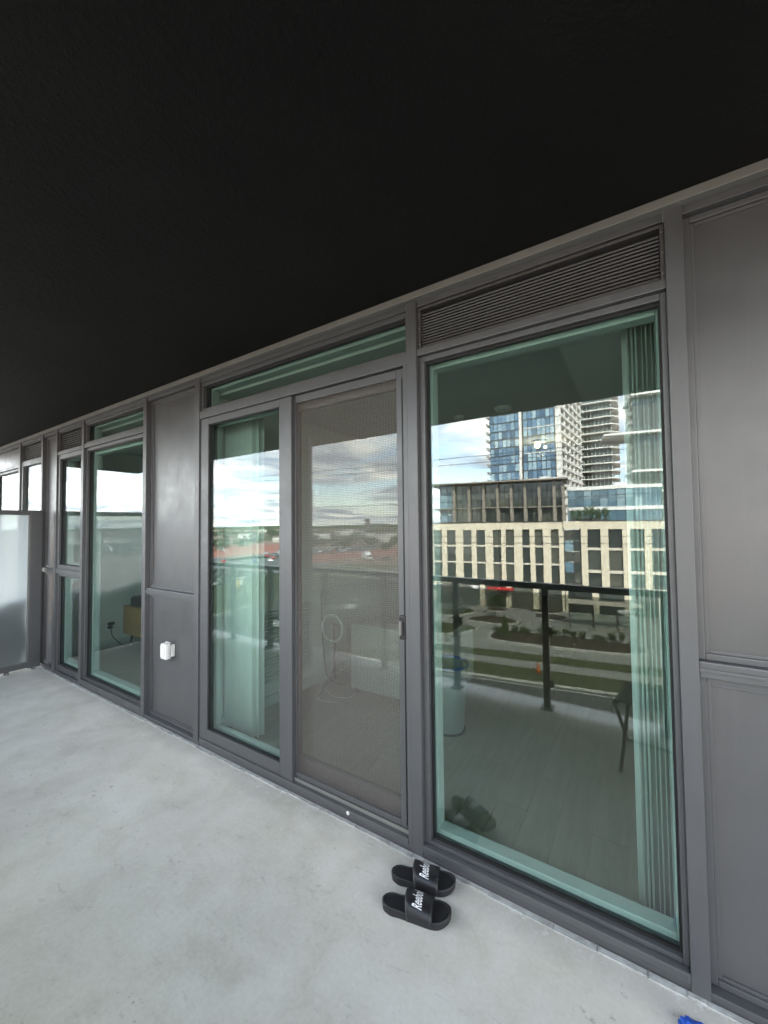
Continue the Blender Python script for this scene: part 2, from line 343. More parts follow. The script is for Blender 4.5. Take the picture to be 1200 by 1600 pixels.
louvre(-.92, .095, 2.4665, 2.682, 13, 'wide dark louvred vent above the large right window')
# blank panels
def blank(x0, x1, label, mid=(1.03, 1.085)):
    t = thing('wall_panel', label, 'wall panel', ((x0+x1)/2, .06, .03), group='grey blank metal panels of the window wall')
    y = .052
    for z0, z1, nm in ((.033, mid[0], 'lower_panel'), (mid[1], ZC-.067, 'upper_panel')):
        p = part(t, nm, [(x0, x1, y, y+.03, z0, z1)], 'grey_panel')
        fr = ring(x0, x1, z0, z1, .022, .022, .022, .022, y-.013, y-.0005)
        for q in fr: part(t, 'bead', [q], GA, .003)
        for q in ring(x0+.022, x1-.022, z0+.022, z1-.022, .012, .012, .012, .012, y-.006, y-.0006): part(t, 'bead', [q], GA, .002)
    part(t, 'mid_rail', [(x0, x1, .012, y+.03, mid[0]+.0004, mid[1]-.0004)], GA, .004)
    part(t, 'rail_lip', [(x0, x1, .004, .0118, mid[0]+.022, mid[0]+.034)], GA, .002)
    return t
blank(.148, 1.5, 'plain grey metal panel at the right edge beside the large window', (1.06, 1.116))
blank(-3.545, -2.825, 'grey metal panel carrying the white outlet box, left of sliding door')
blank(-5.955, -5.565, 'narrow grey corner panel beside the frosted divider', (1.09, 1.14))
# sliding door
t = thing('sliding_door', 'grey framed sliding balcony door, clear left leaf with curtain behind', 'door', (-1.87, .06, .03))
part(t, 'door_head', [(-2.768, -.975, .004, .12, 2.405, 2.462)], GA, .003)
part(t, 'jamb', [(-1.0, -.975, .002, .12, .0325, 2.4045)], GA, .003); part(t, 'jamb', [(-2.768, -2.75, .012, .12, .0325, 2.4045)], GA, .003)
part(t, 'track', [(-2.75, -1.0, -.002, .12, .0325, .062)], GA, .004)
for a, b_, c in ((-1.885, -1.0, .022), (-1.80, -1.0, .05)): part(t, 'track_rib', [(a, b_, c, c+.006, .0625, .082)], 'trim_grey', .001)
lf = part(t, 'fixed_leaf', ring(-2.749, -1.887, .0625, 2.4, .085, .026, .075, .048, .008, .05), GA, .003)
part(t, 'pane', [(-2.669, -1.908, .03, .036, .133, 2.356)], 'window_glass')
part(t, 'gasket', ring(-2.664, -1.913, .1375, 2.352, .006, .004, .006, .006, .018, .0295), 'black_rubber')
part(t, 'meeting_stile', [(-1.8865, -1.80, .004, .05, .0626, 2.4)], GA, .004)
sl_ = part(t, 'sliding_leaf', ring(-1.90, -1.002, .064, 2.395, .075, .07, .11, .07, .078, .118), GA, .003)
part(t, 'pane', [(-1.827, -1.07, .095, .101, .172, 2.327)], 'window_glass')
part(t, 'inner_frame', ring(-2.76, -.98, .05, 2.42, .04, .04, .05, .05, .121, .16), 'inner_frame_white', .003)
sc = thing('screen_door', 'brownish insect screen door covering the right half of sliding door', 'screen door', (-1.42, .04, .08))
part(sc, 'screen_mesh', [(-1.797, -1.055, .040, .0412, .09, 2.36)], 'insect_screen')
for nme, q in zip(NMS, ring(-1.799, -1.0015, .083, 2.402, .012, .055, .03, .045, .029, .0525)): part(sc, nme, [q], GA, .003)
part(sc, 'stile_groove', [(-1.024, -1.019, .0255, .0288, .1, 2.35)], 'matt_black')
h = part(sc, 'handle', [(-1.045, -1.006, .012, .0288, 1.015, 1.135)], 'matt_black', .005)
part(h, 'pull', [(-1.036, -1.026, -.006, .0118, 1.04, 1.11)], 'trim_grey', .003, sc)
bm = bmesh.new(); lathe(bm, [(.010, 0), (.010, .004), (.006, .006)], n=16); o = obj('screw_cap', mesh('screw_cap', bm, 'white_plastic'), t, (-1.37+1.87, -.003-.06, .048-.03)); o.rotation_euler = (R(90), 0, 0)
# transom over the door
t = thing('transom_window', 'long narrow transom window above the sliding door', 'window', (-1.87, .06, 2.46))
glazed(t, -2.768, -.975, 2.4625, ZC-.066, .018, .018, .02, .028, .02, .06, .03)
# left windows
t = thing('fixed_window', 'tall fixed window left of outlet panel, wooden cabinet behind it', 'window', (-4.2, .06, .03))
glazed(t, -4.81, -3.60, .032, 2.424, .02, .02, .06, .03)
part(t, 'sloped_sill', [(-4.81, -3.60, -.002, .027, .033, .075)], GA, .006)
part(t, 'transom_rail', [(-4.81, -3.60, .006, .105, 2.4245, 2.466)], GA, .003)
t = thing('transom_window', 'small transom window above the tall fixed left window', 'window', (-4.2, .06, 2.467))
glazed(t, -4.81, -3.60, 2.467, ZC-.066, .018, .018, .02, .025, .02, .06, .03)
t = thing('casement_window', 'narrow casement window with lower pane, between two posts on the left', 'window', (-5.19, .06, .03))
glazed(t, -5.515, -4.865, .032, 1.10, .02, .02, .06, .03)
part(t, 'transom_rail', [(-5.515, -4.865, .006, .105, 1.1005, 1.15)], GA, .003); part(t, 'transom_rail', [(-5.515, -4.865, .006, .105, 2.4245, 2.46)], GA, .003)
for nme, q in zip(NMS, ring(-5.515, -4.865, 1.151, 2.424, .05, .045, .045, .05, .015, .075)): part(t, 'sash', [q], GA, .004)
part(t, 'pane', [(-5.468, -4.907, .045, .051, 1.192, 2.378)], 'window_glass'); part(t, 'gasket', ring(-5.465, -4.91, 1.196, 2.374, .008, .008, .008, .008, .034, .0445), 'black_rubber')
part(t, 'inner_frame', ring(-5.51, -4.87, 1.155, 2.42, .05, .05, .05, .05, .09, .155), 'inner_frame_white', .003)
louvre(-5.515, -4.865, 2.4605, 2.682, 8, 'dark louvred vent above the narrow casement window')
louvre(-6.745, -6.01, 2.4605, 2.682, 8, 'bright louvred vent of the neighbour beyond the frosted divider', 'grey_aluminium')
t = thing('casement_window', 'neighbour casement window just beyond the frosted divider', 'window', (-6.38, .06, .03))
for nme, q in zip(NMS, ring(-6.745, -6.01, .032, 2.46, .06, .05, .06, .06, .015, .08)): part(t, 'sash', [q], GA, .004)
part(t, 'pane', [(-6.69, -6.055, .045, .051, .08, 2.41)], 'window_glass')
t = thing('fixed_window', 'neighbour fixed window cut by the left edge, beyond the divider', 'window', (-7.3, .06, .03))
glazed(t, -7.9, -6.80, .032, 2.40, .02, .02, .06, .03); part(t, 'transom_rail', [(-7.9, -6.80, .006, .105, 2.4005, 2.44)], GA, .003)
part(t, 'spandrel_panel', [(-7.9, -6.80, .05, .08, 2.4405, ZC-.067)], 'grey_panel')

# ------------------------------------------------------------------ rooms behind the glass
def room(x0, x1, y0, y1, nm):
    zc = 2.62
    bm = bmesh.new(); box(bm, x0, x1, y0, y1, -.1, .012); struct(nm+'_floor_base', mesh('room_floor_base', bm, 'floor_wood'))
    bm = bmesh.new(); box(bm, x0, x1, y0, y1, zc, zc+.1); struct(nm+'_ceiling', mesh('room_ceiling', bm, 'white_ceiling'))
    bm = bmesh.new(); box(bm, x0, x1, y1, y1+.1, 0, zc); struct(nm+'_wall_back', mesh('wall', bm, 'white_wall'))
    bm = bmesh.new(); box(bm, x0-.05, x0, .165, y1, 0, zc); struct(nm+'_wall_left', mesh('wall', bm, 'white_wall'))
    bm = bmesh.new(); box(bm, x1, x1+.05, .165, y1, 0, zc); struct(nm+'_wall_right', mesh('wall', bm, 'white_wall'))
    bm = bmesh.new(); box(bm, x0+.0005, x0+.014, .17, y1, .013, .11); struct(nm+'_skirting', mesh('skirting', bm, 'inner_frame_white', .003))
room(-2.79, 2.4, .165, 7.4, 'living_room'); room(-6.0, -2.96, .165, 4.2, 'bedroom'); room(-9.0, -6.1, .165, 3.5, 'neighbour_room')
plain('dimmed_back_wall', (.14, .14, .135), .6, .1); bpy.data.objects['living_room_wall_back'].data.materials[0] = MATS['dimmed_back_wall']  # back wall colour darkened to paint in the dimness of the deep room
# floor boards of the living room (each board its own piece)
fl = bpy.data.objects['living_room_floor_base']
FB = {}
for l_ in (1.2, .75, .4):
    bm = bmesh.new(); box(bm, -.0785, .0785, 0, l_, 0, .006); FB[l_] = mesh('floor_board', bm, 'floor_wood', .0012)
rnd = random.Random(5)
for i in range(32):
    y = .168; l_ = (1.2, .4, .75)[i % 3]
    while y < 3.8:
        obj('floor_board', FB[l_], fl, (-2.705+i*.158, y, .0125)); y += l_+.0015; l_ = 1.2
bm = bmesh.new(); box(bm, -.33, 2.39, .32, 2.0, 2.47, 2.619); struct('living_room_bulkhead', mesh('bulkhead', bm, 'white_ceiling'))
# vertical blinds
def vane_mesh(h, w=.089):
    bm = bmesh.new(); n = 6
    A = [[bm.verts.new((-w/2+w*i/n, .014*math.sin(math.pi*i/n)+dy, z)) for i in range(n+1)] for dy, z in ((0, 0), (0, h), (.0012, h), (.0012, 0))]
    for a, c in ((0, 1), (1, 2), (2, 3), (3, 0)):
        for i in range(n): bm.faces.new((A[a][i], A[a][i+1], A[c][i+1], A[c][i]))
    return mesh('vane', bm, 'vane_white', 0, True)
t = thing('vertical_blind', 'white vertical blind vanes gathered at right side of the large window', 'blind', (0, .23, 0))
vm = vane_mesh(2.40); part(t, 'head_rail', [(-.9, .085, .205, .245, 2.45, 2.49)], 'inner_frame_white', .004)
for i in range(9):
    o = obj('vane', vm, t, (-.046+i*.0160+rnd.uniform(-.0012, .0012), -.014-i*.0045+rnd.uniform(-.002, .002), .03)); o.rotation_euler = (0, 0, -R(75+rnd.uniform(-4, 4)))
t = thing('vertical_blind', 'pale vertical blind stacked behind left leaf of the sliding door', 'blind', (-2.65, .23, 0))
vm2 = vane_mesh(2.36); part(t, 'head_rail', [(-2.8, -1.0, .205, .245, 2.45, 2.49)], 'inner_frame_white', .004)
for i in range(9):
    o = obj('vane', vm2, t, (-.095+i*.040, rnd.uniform(-.004, .008), .055)); o.rotation_euler = (0, 0, R(14+rnd.uniform(-9, 9)))
o = obj('vane', vm2, t, (.245, .02, .055)); o.rotation_euler = (0, 0, R(62))
# ceiling fixtures
for x_, y_, r_, lb in ((-1.0, 1.75, .075, 'round white smoke alarm on the living room ceiling, right one'), (-1.43, 1.79, .05, 'small round sprinkler cover on the living room ceiling, left one')):
    bm = bmesh.new(); lathe(bm, [(r_*.5, -.035), (r_*.85, -.03), (r_, -.012), (r_, 0)], n=28); o = obj('ceiling_disc', mesh('ceiling_disc', bm, 'white_plastic', 0, True), None, (x_, y_, 2.6195)); tag(o, lb, 'smoke alarm')
# pendant with lit bulbs at the back
t = thing('ceiling_lamp', 'lit warm bulbs of a ceiling lamp deep inside the living room', 'lamp', (-1.03, 3.4, 2.52))
bm = bmesh.new(); lathe(bm, [(.08, .075), (.075, .098)], n=20); obj('ceiling_plate', mesh('ceiling_plate', bm, 'white_plastic'), t)
for q, r_ in ((-.03, .034), (.06, .018)):
    bm = bmesh.new(); bmesh.ops.create_uvsphere(bm, u_segments=12, v_segments=8, radius=r_); obj('bulb', mesh('bulb', bm, 'bulb_glow', 0, True), t, (q, 0, .04-(.03 if q > 0 else 0)))
pl = bpy.data.lights.new('bulb_light', 'POINT'); pl.energy = .25; pl.color = (1, .75, .45); pl.shadow_soft_size = .04; po = obj('bulb_light', pl, t, (0, 0, -.08))
# wall grille on the living-room side wall
t = thing('wall_grille', 'white slatted return air grille low on the inside wall behind left leaf', 'grille', (-2.788, .80, .24))
lpart(t, 'frame', [(0, .02, -.40, .40, -.02, 0), (0, .02, -.40, .40, .58, .60), (0, .02, -.40, -.38, .0005, .5795), (0, .02, .38, .40, .0005, .5795)], 'inner_frame_white', .002)
bm = bmesh.new(); box(bm, -.009, .009, -.378, .378, -.002, .002, Matrix.Rotation(R(35), 4, 'Y')); me = mesh('slat', bm, 'inner_frame_white')
lpart(t, 'back_plate', [(.0003, .0015, -.38, .38, .001, .579)], 'bin_grey')
for i in range(20): obj('slat', me, t, (.0125, 0, .015+i*.0289))
# sofa
t = thing('sofa', 'pale grey sofa seen from behind through the insect screen', 'sofa', (-1.9, 1.72, .012))
lpart(t, 'backrest', [(-.46, .44, -.44, -.24, .05, .66)], 'grey_fabric', .035); lpart(t, 'seat', [(-.33, .31, -.24, .40, .07, .40)], 'grey_fabric', .04)
for s_ in (-1, 1): lpart(t, 'armrest', [(-.01+s_*.395-.065, -.01+s_*.395+.065, -.24, .42, .05, .56)], 'grey_fabric', .035)
for a in (-.4, .38):
    for c in (-.4, .36): lpart(t, 'leg', [(a-.02, a+.02, c-.02, c+.02, 0, .07)], 'matt_black', .004)
# waste bin with blue rim
t = thing('waste_bin', 'pale plastic bin with a blue rim behind left edge of the large window', 'bin', (-1.30, 1.16, .014))
bm = bmesh.new(); lathe(bm, [(.11, .012), (.115, 0.02), (.155, .50), (.148, .50), (.108, .03)], n=32); obj('body', mesh('body', bm, 'bin_body', 0, True), t)
bm = bmesh.new(); pts = [(.157*math.cos(a), .157*math.sin(a), .505) for a in (2*math.pi*i/32 for i in range(32))]; tube(bm, pts, .009, 8); obj('rim', mesh('rim', bm, 'blue_rim', 0, True), t)
bm = bmesh.new(); lathe(bm, [(.13, 0), (.13, .012)], n=32); obj('foot', mesh('foot', bm, 'matt_black'), t)
# ring light on tripod with cables
t = thing('ring_light', 'ring light on a black tripod stand behind the insect screen', 'lamp', (-2.52, 1.25, .014))
bm = bmesh.new(); pts = [(.125*math.cos(a), -.03, .60+.125*math.sin(a)) for a in (2*math.pi*i/40 for i in range(41))]; tube(bm, pts, .010, 8); obj('ring', mesh('ring', bm, 'white_plastic', 0, True), t)
bm = bmesh.new(); tube(bm, [(0, 0, .12), (0, 0, .47)], .011); tube(bm, [(0, -.012, .47), (0, -.012, .62)], .006); tube(bm, [(-.04, -.015, .63), (.04, -.015, .63)], .009); obj('pole', mesh('pole', bm, 'matt_black'), t)
for a in (20, 140, 262):
    bm = bmesh.new(); tube(bm, [(0, 0, .22), (.20*math.cos(R(a)), .20*math.sin(R(a)), .006)], .007); obj('leg', mesh('leg', bm, 'matt_black'), t)
def cable(pts, r, mat, lb, n=6):
    P = [Vector(p) for p in pts]; out = []
    for i in range(len(P)-1):
        p0, p1, p2, p3 = P[max(i-1, 0)], P[i], P[i+1], P[min(i+2, len(P)-1)]
        for k_ in range(8):
            s_ = k_/8; out.append(.5*((2*p1)+(p2-p0)*s_+(2*p0-5*p1+4*p2-p3)*s_*s_+(3*p1-p0-3*p2+p3)*s_**3))
    out.append(P[-1]); base = Vector(pts[0]); bm = bmesh.new(); tube(bm, [q-base for q in out], r, n)
    return tag(obj('cable', mesh('cable', bm, mat, 0, True), None, base), lb, 'cable')
cable([(-2.6, 1.9, .025), (-2.45, 1.5, .025), (-2.28, 1.22, .025), (-2.42, 1.12, .025), (-2.62, 1.2, .025), (-2.5, 1.0, .025), (-2.3, 1.05, .025)], .004, 'bin_grey', 'white cable looped on the floor by the tripod stand')
cable([(-2.77, 1.35, .95), (-2.74, 1.32, .6), (-2.7, 1.3, .3), (-2.62, 1.28, .1), (-2.5, 1.36, .03)], .005, 'matt_black', 'dark cable hanging down the wall behind the ring light')
# bedroom: cabinet, box on it, outlet plug and its cord
t = thing('wood_cabinet', 'brown wooden cabinet on thin legs behind the tall left window', 'cabinet', (-5.54, 1.42, .014))
lpart(t, 'body', [(-.36, .36, -.55, .75, .17, .54)], 'cabinet_wood', .006); lpart(t, 'front_panel', [(.3605, .375, -.52, .72, .19, .52)], 'cabinet_wood', .003)
for a in (-.3, .3):
    for c in (-.48, .68):
        bm = bmesh.new(); tube(bm, [(a, c, 0), (a*.93, c*.97, .17)], [.008, .014], 8); obj('leg', mesh('leg', bm, 'matt_black'), t)
t = thing('printer', 'black box on top of the wooden cabinet', 'printer', (-5.58, 1.12, .556)); lpart(t, 'body', [(-.19, .19, -.22, .22, 0, .11)], 'matt_black', .015); lpart(t, 'lid', [(-.18, .18, -.2, .2, .1105, .125)], 'matt_black', .006)
t = thing('wall_outlet', 'outlet with black plugs on the bedroom wall beside the cabinet', 'outlet', (-5.998, .74, .30))
lpart(t, 'plate', [(0, .006, -.035, .035, -.06, .06)], 'white_plastic', .002); lpart(t, 'plug', [(.0065, .05, -.02, .03, -.04, .0)], 'matt_black', .006); lpart(t, 'plug', [(.0065, .06, -.02, .05, .01, .045)], 'matt_black', .006)
cable([(-5.945, .745, .265), (-5.93, .76, .16), (-5.9, .81, .09), (-5.93, .86, .03), (-5.88, .9, .02)], .005, 'matt_black', 'black cord falling from the bedroom outlet to the floor')

# ------------------------------------------------------------------ privacy divider, hanging cloth
dx = -5.885
t = thing('privacy_divider', 'frosted glass privacy divider in a grey frame at the left balcony end', 'divider', (dx, -.9, 0))
part(t, 'post', [(dx-.03, dx+.03, -.125, -.016, .02, 1.81)], GA, .004); part(t, 'post', [(dx-.03, dx+.03, -1.76, -1.68, .02, 1.81)], GA, .004)
part(t, 'top_rail', [(dx-.026, dx+.026, -1.68, -.125, 1.755, 1.808)], GA, .004); part(t, 'bottom_rail', [(dx-.026, dx+.026, -1.68, -.125, .03, .085)], GA, .004)
part(t, 'frosted_pane', [(dx-.005, dx+.005, -1.68, -.125, .085, 1.755)], 'frosted_glass')
part(t, 'bead', ring(-1, 1, 0, 1, 0, 0, 0, 0, 0, 0)[:0]+[(dx+.006, dx+.02, -.14, -.1255, .086, 1.754), (dx+.006, dx+.02, -1.68, -.1405, .086, .10)], 'trim_grey', .002)
for y_ in (-.07, -.30, -1.2, -1.72):
    part(t, 'foot', [(dx-.02, dx+.02, y_-.018, y_+.018, .0008, .03)], 'matt_black', .004); part(t, 'foot_bolt', [(dx+.024, dx+.04, y_-.012, y_+.012, .0009, .028)], 'trim_grey', .004)
bm = bmesh.new(); NXY, NZ_ = 60, 24; g = []
for i in range(NXY+1):
    row = []
    for j in range(NZ_+1):
        y_ = -1.72+1.56*i/NXY; s_ = j/NZ_
        z_ = .06+s_*(.80+.10*math.sin(i*.09+.6)*1.0)
        row.append(bm.verts.new((-.05-.03*(1-s_)*math.sin(y_*17+3*s_)-.015*math.sin(y_*41+5*s_), y_+.02*math.sin(7*s_+i*.2), z_)))
    g.append(row)
for i in range(NXY):
    for j in range(NZ_): bm.faces.new((g[i][j], g[i+1][j], g[i+1][j+1], g[i][j+1]))
me = mesh('hanging_cloth', bm, 'dark_cloth', 0, True); o = obj('hanging_cloth', me, None, (dx-.034, 0, 0)); sm = o.modifiers.new('thickness', 'SOLIDIFY'); sm.thickness = .004
tag(o, 'dark grey cloth hanging behind the lower half of frosted divider', 'cloth')

# ------------------------------------------------------------------ outlet box on the panel
t = thing('outlet_box', 'white weatherproof outlet box on the lower grey panel', 'outlet', (-3.205, .05, .612))
lpart(t, 'back_box', [(-.042, .042, -.028, .0015, -.048, .048)], 'white_plastic', .006)
cv = lpart(t, 'cover', [(-.045, .045, -.075, -.0285, -.062, .062)], 'white_plastic', .018)
lpart(cv, 'cover_relief', [(-.028, .028, -.0805, -.0752, -.042, .042)], 'white_plastic', .0025)
lpart(t, 'hinge', [(-.03, .03, -.04, -.03, .0625, .068)], 'white_plastic', .002)

# ------------------------------------------------------------------ slippers
def slipper_meshes():
    def half(t):            # outline half widths (left, right) along t 0..1 heel->toe
        w = .036+.016*max(0, min(1, (t-.25)/.45))**1.0
        e = min(1, math.sqrt(max(0, 1-((.17-t)/.17)**2)) if t < .17 else (math.sqrt(max(0, 1-((t-.78)/.22)**2)) if t > .78 else 1))
        return w*e
    Ln = .286; n = 36
    def zt(t): return .036-.006*math.sin(math.pi*t)+.006*(1-t)
    ts = [.5-.5*math.cos(math.pi*i/n) for i in range(n+1)]
    def outline(sc):
        P = []
        for t in ts: P.append(((t-.5)*Ln*sc, half(t)*sc if 0 < t < 1 else 0))
        return P+[(x, -y) for x, y in P[::-1][1:-1]]
    def loft(levels):       # (scale, zfunc)
        bm = bmesh.new(); rings = []
        for s_, zf in levels: rings.append([bm.verts.new((x, y, zf(x/Ln+.5))) for x, y in outline(s_)])
        m = len(rings[0])
        for A, B in zip(rings, rings[1:]):
            for k in range(m): bm.faces.new((A[k], A[(k+1) % m], B[(k+1) % m], B[k]))
        for ri, flip in ((rings[0], 1), (rings[-1], 0)):
            h = n
            for i in range(n):          # fill across
                a, c = ri[i], ri[i+1]; d, e = ri[-i] if i else ri[0], ri[(m-i-1) % m]
                f = [a, c, e, d]; f2 = []
                for v in f:
                    if v not in f2: f2.append(v)
                if len(f2) > 2: bm.faces.new(f2)
        return bm
    spring = lambda t: .014*max(0, (t-.72)/.28)**2
    sole = loft([(.93, lambda t: .002+spring(t)), (.985, lambda t: .008+spring(t)), (.975, lambda t: .016+spring(t)), (1.0, lambda t: .021+spring(t)), (1.0, lambda t: zt(t)-.004+spring(t)), (.97, lambda t: zt(t)+spring(t)), (.93, lambda t: zt(t)-.001+spring(t)), (.90, lambda t: zt(t)-.006+spring(t))])
    bed = loft([(.905, lambda t: zt(t)-.0085+spring(t)), (.895, lambda t: zt(t)-.0045+spring(t)), (.85, lambda t: zt(t)-.0035+spring(t))])
    # strap surface S(a,s): a angle 0..1 across (near -y to far +y), s 0..1 heel edge -> toe edge
    def Spt(a, s, off=0):
        th = math.pi*a; hgt = .062-.022*s; wd = .050+.002*s
        x = -.028+.098*s-.012*math.sin(th)*(1-s)
        y = -wd*math.cos(th); c = math.sin(th)
        z = .018+(hgt+off)*c**.62 if c > 0 else .018
        y -= off*math.cos(th)
        return Vector((x, y, z))
    def strap():
        bm = bmesh.new(); na, ns = 28, 8; G = []
        for off in (0, .005):
            G.append([[bm.verts.new(Spt(i/na, j/ns, off)) for j in range(ns+1)] for i in range(na+1)])
        for i in range(na):
            for j in range(ns):
                bm.faces.new((G[0][i][j], G[0][i+1][j], G[0][i+1][j+1], G[0][i][j+1])); bm.faces.new((G[1][i][j], G[1][i][j+1], G[1][i+1][j+1], G[1][i+1][j]))
            for j in (0, ns): bm.faces.new((G[0][i][j], G[0][i+1][j], G[1][i+1][j], G[1][i][j]))
        return bm
    def rim():
        bm = bmesh.new(); tube(bm, [Spt(i/28, 0, .0025) for i in range(29)], .0032, 6); return bm
    cu = bpy.data.curves.new('slipper_lettering', 'FONT'); cu.body = 'Reebok'; cu.size = 1; cu.shear = .25; cu.offset = .022; cu.resolution_u = 3
    to = bpy.data.objects.new('tmp', cu); COL.objects.link(to); dg = bpy.context.evaluated_depsgraph_get(); dg.update()
    me = bpy.data.meshes.new_from_object(to.evaluated_get(dg)); bpy.data.objects.remove(to)
    bm = bmesh.new(); bm.from_mesh(me); bpy.data.meshes.remove(me)
    bmesh.ops.triangulate(bm, faces=bm.faces); bmesh.ops.subdivide_edges(bm, edges=bm.edges, cuts=1)
    xs = [v.co.x for v in bm.verts]; x0, x1 = min(xs), max(xs)
    for v in bm.verts:
        a = .24+.46*(v.co.x-x0)/(x1-x0); s = .60-.36*(v.co.y/.72)
        v.co = Spt(a, s, .0060)
    return (mesh('sole', sole, 'slipper_rubber', 0, True), mesh('footbed', bed, 'slipper_bed'), mesh('strap', strap(), 'slipper_strap', 0, True), mesh('strap_rim', rim(), 'slipper_rim', 0, True), mesh('lettering', bm, 'letter_white'))
plain('slipper_rubber', (.018, .018, .019), .55, .2, 30); plain('slipper_bed', (.012, .012, .013), .8, .3, 60, .5, 400); plain('slipper_strap', (.016, .016, .018), .42, .15, 20, .15, 300)
plain('slipper_rim', (.06, .06, .062), .5); plain('letter_white', (.8, .8, .8), .6, .03)
SM = slipper_meshes()
for loc, rz, lb in (((-.858, -.118, 0), 19.5, 'black slide slipper nearer the door sill, touching the wall base'), ((-.818, -.256, 0), 18.5, 'black slide slipper farther from the wall, lower of the two')):
    t = thing('slipper', lb, 'slipper', loc, R(rz), 'pair of black slide slippers')
    for nme, me in zip(('sole', 'footbed'), SM): obj(nme, me, t)
    s_ = obj('strap', SM[2], t); obj('strap_rim', SM[3], s_); obj('lettering', SM[4], s_)
# blue crumpled plastic
bm = bmesh.new(); bmesh.ops.create_icosphere(bm, subdivisions=3, radius=1)
for v in bm.verts:
    n_ = mnoise.noise(v.co*2.3)+.5*mnoise.noise(v.co*6); v.co *= 1+.45*n_; v.co = Vector((v.co.x*.034, v.co.y*.03, max(.001, v.co.z*.02+.012)))
tag(obj('plastic_scrap', mesh('plastic_scrap', bm, 'blue_plastic'), None, (.092, -.128, 0)), 'crumpled bright blue plastic scrap on the floor at bottom right', 'scrap')

# ------------------------------------------------------------------ railing and balcony chair (seen in the reflections)
RY = -1.83
t = thing('balcony_railing', 'black metal balcony railing with glass panels reflected in the windows', 'railing', (-2, RY, 0))
part(t, 'top_rail', [(-5.84, 2.5, RY-.03, RY+.03, 1.022, 1.073)], 'satin_black', .005)
px_ = [-5.78, -4.95, -4.17, -3.32, -2.45, -1.56, -.73, .12, .95, 1.8]
for x_ in px_:
    p = part(t, 'post', [(x_-.026, x_+.026, RY-.03, RY+.025, .012, 1.0215)], 'matt_black', .004)
    part(t, 'base_plate', [(x_-.05, x_+.05, RY-.06, RY+.06, .0008, .0118)], 'matt_black', .003)
    for z_ in (.18, .62): part(t, 'glass_clamp', [(x_+.0265, x_+.055, RY-.02, RY+.015, z_, z_+.07)], 'matt_black', .004)
for a, b_ in zip(px_, px_[1:]): part(t, 'glass_panel', [(a+.032, b_-.032, RY-.008, RY+.004, .08, .985)], 'railing_glass')
t = thing('folding_chair', 'dark slatted folding chair reflected at lower right of the large window', 'chair', (.10, -1.33, 0), R(8))
lpart(t, 'seat_frame', [(-.26, -.235, -.20, .20, .41, .44), (.235, .26, -.20, .20, .41, .44)], 'matt_black', .004)
bm = bmesh.new(); box(bm, -.234, .234, -.018, .018, 0, .012); sl2 = mesh('slat', bm, 'matt_black', .002)
for i in range(8): obj('slat', sl2, t, (0, -.175+i*.05, .428))
bm2 = bmesh.new(); box(bm2, -.012, .012, -.2, .2, -.018, .018); 
for s_ in (-1, 1):
    for sg in (-1, 1):
        bm = bmesh.new(); tube(bm, [(s_*(.248+.016*sg), -.22*sg, .003), (s_*(.248+.016*sg), .19*sg, .42)], .012, 8); obj('leg', mesh('leg', bm, 'matt_black'), t)
bm2.free()
bm = bmesh.new(); tube(bm, [(-.25, -.22, .012), (.25, -.22, .012)], .009); obj('cross_bar', mesh('cross_bar', bm, 'matt_black'), t)

# ------------------------------------------------------------------ our own building round the balcony
t = thing('home_building', 'grey apartment building that carries this balcony', 'building', (-3, 6, GZ))
part(t, 'lower_wall', [(-26, 24, .2, 14, GZ, -.25)], 'far_wall_pale'); part(t, 'upper_wall', [(-26, 24, .2, 14, ZC+.23, ZC+7)], 'far_wall_pale')
part(t, 'side_wall', [(2.55, 24, .2, 14, -.24, ZC+.22)], 'far_wall_pale'); part(t, 'side_wall', [(-26, -9.1, .2, 14, -.24, ZC+.22)], 'far_wall_pale'); part(t, 'rear_wall', [(-9.09, 2.54, 7.6, 14, -.24, ZC+.22)], 'far_wall_pale')
part(t, 'slab_edge', [(-26, 24, -2.3, .19, ZC+3.0, ZC+3.22)], 'black_stucco')

# ------------------------------------------------------------------ street, reflected in the windows
A9 = R(9); CA, SA = math.cos(A9), math.sin(A9)
def W(u, v, z=0.0):                     # street frame (u along the street, v away from us) -> world
    return Vector((-10+u*CA-v*SA, .13-(66+u*SA+v*CA), z))
def sheet(name, polys, z, mat, th=.02, kind='structure', parent=None):
    bm = bmesh.new()
    for P in polys: prism(bm, [tuple(W(*p).xy) for p in P], z-th, z)
    return struct(name, mesh(name, bm, mat), kind=kind)
bm = bmesh.new(); box(bm, -2600, 2600, -2600, 60, GZ-.3, GZ-.05); struct('ground', mesh('ground', bm, 'dry_ground'))
sheet('road', [[(-52, -62), (60, -62), (60, -31), (-52, -31)]], GZ, 'asphalt')
sheet('side_street', [[(-52, -30.99), (-24, -30.99), (-21, 60), (-49, 60)]], GZ+.002, 'asphalt')
sheet('grass_strip', [[(-21.5, -30.7), (40, -30.7), (40, -27.4), (-21.5, -27.4)], [(-21.5, -25.3), (40, -25.3), (40, -22.9), (-21.5, -22.9)]], GZ+.10, 'grass', .12)
sheet('pavement', [[(-22, -27.39), (40, -27.39), (40, -25.31), (-22, -25.31)], [(-22, -22.89), (40, -22.89), (40, -20.2), (-22, -20.2)], [(-22, -19.99), (40, -19.99), (40, 1.0), (-22, 1.0)]], GZ+.105, 'pavement_concrete', .12)
sheet('kerb', [[(-22, -31.0), (40, -31.0), (40, -30.72), (-22, -30.72)], [(-22, -20.19), (40, -20.19), (40, -20.0), (-22, -20.0)]], GZ+.13, 'kerb_concrete', .15)
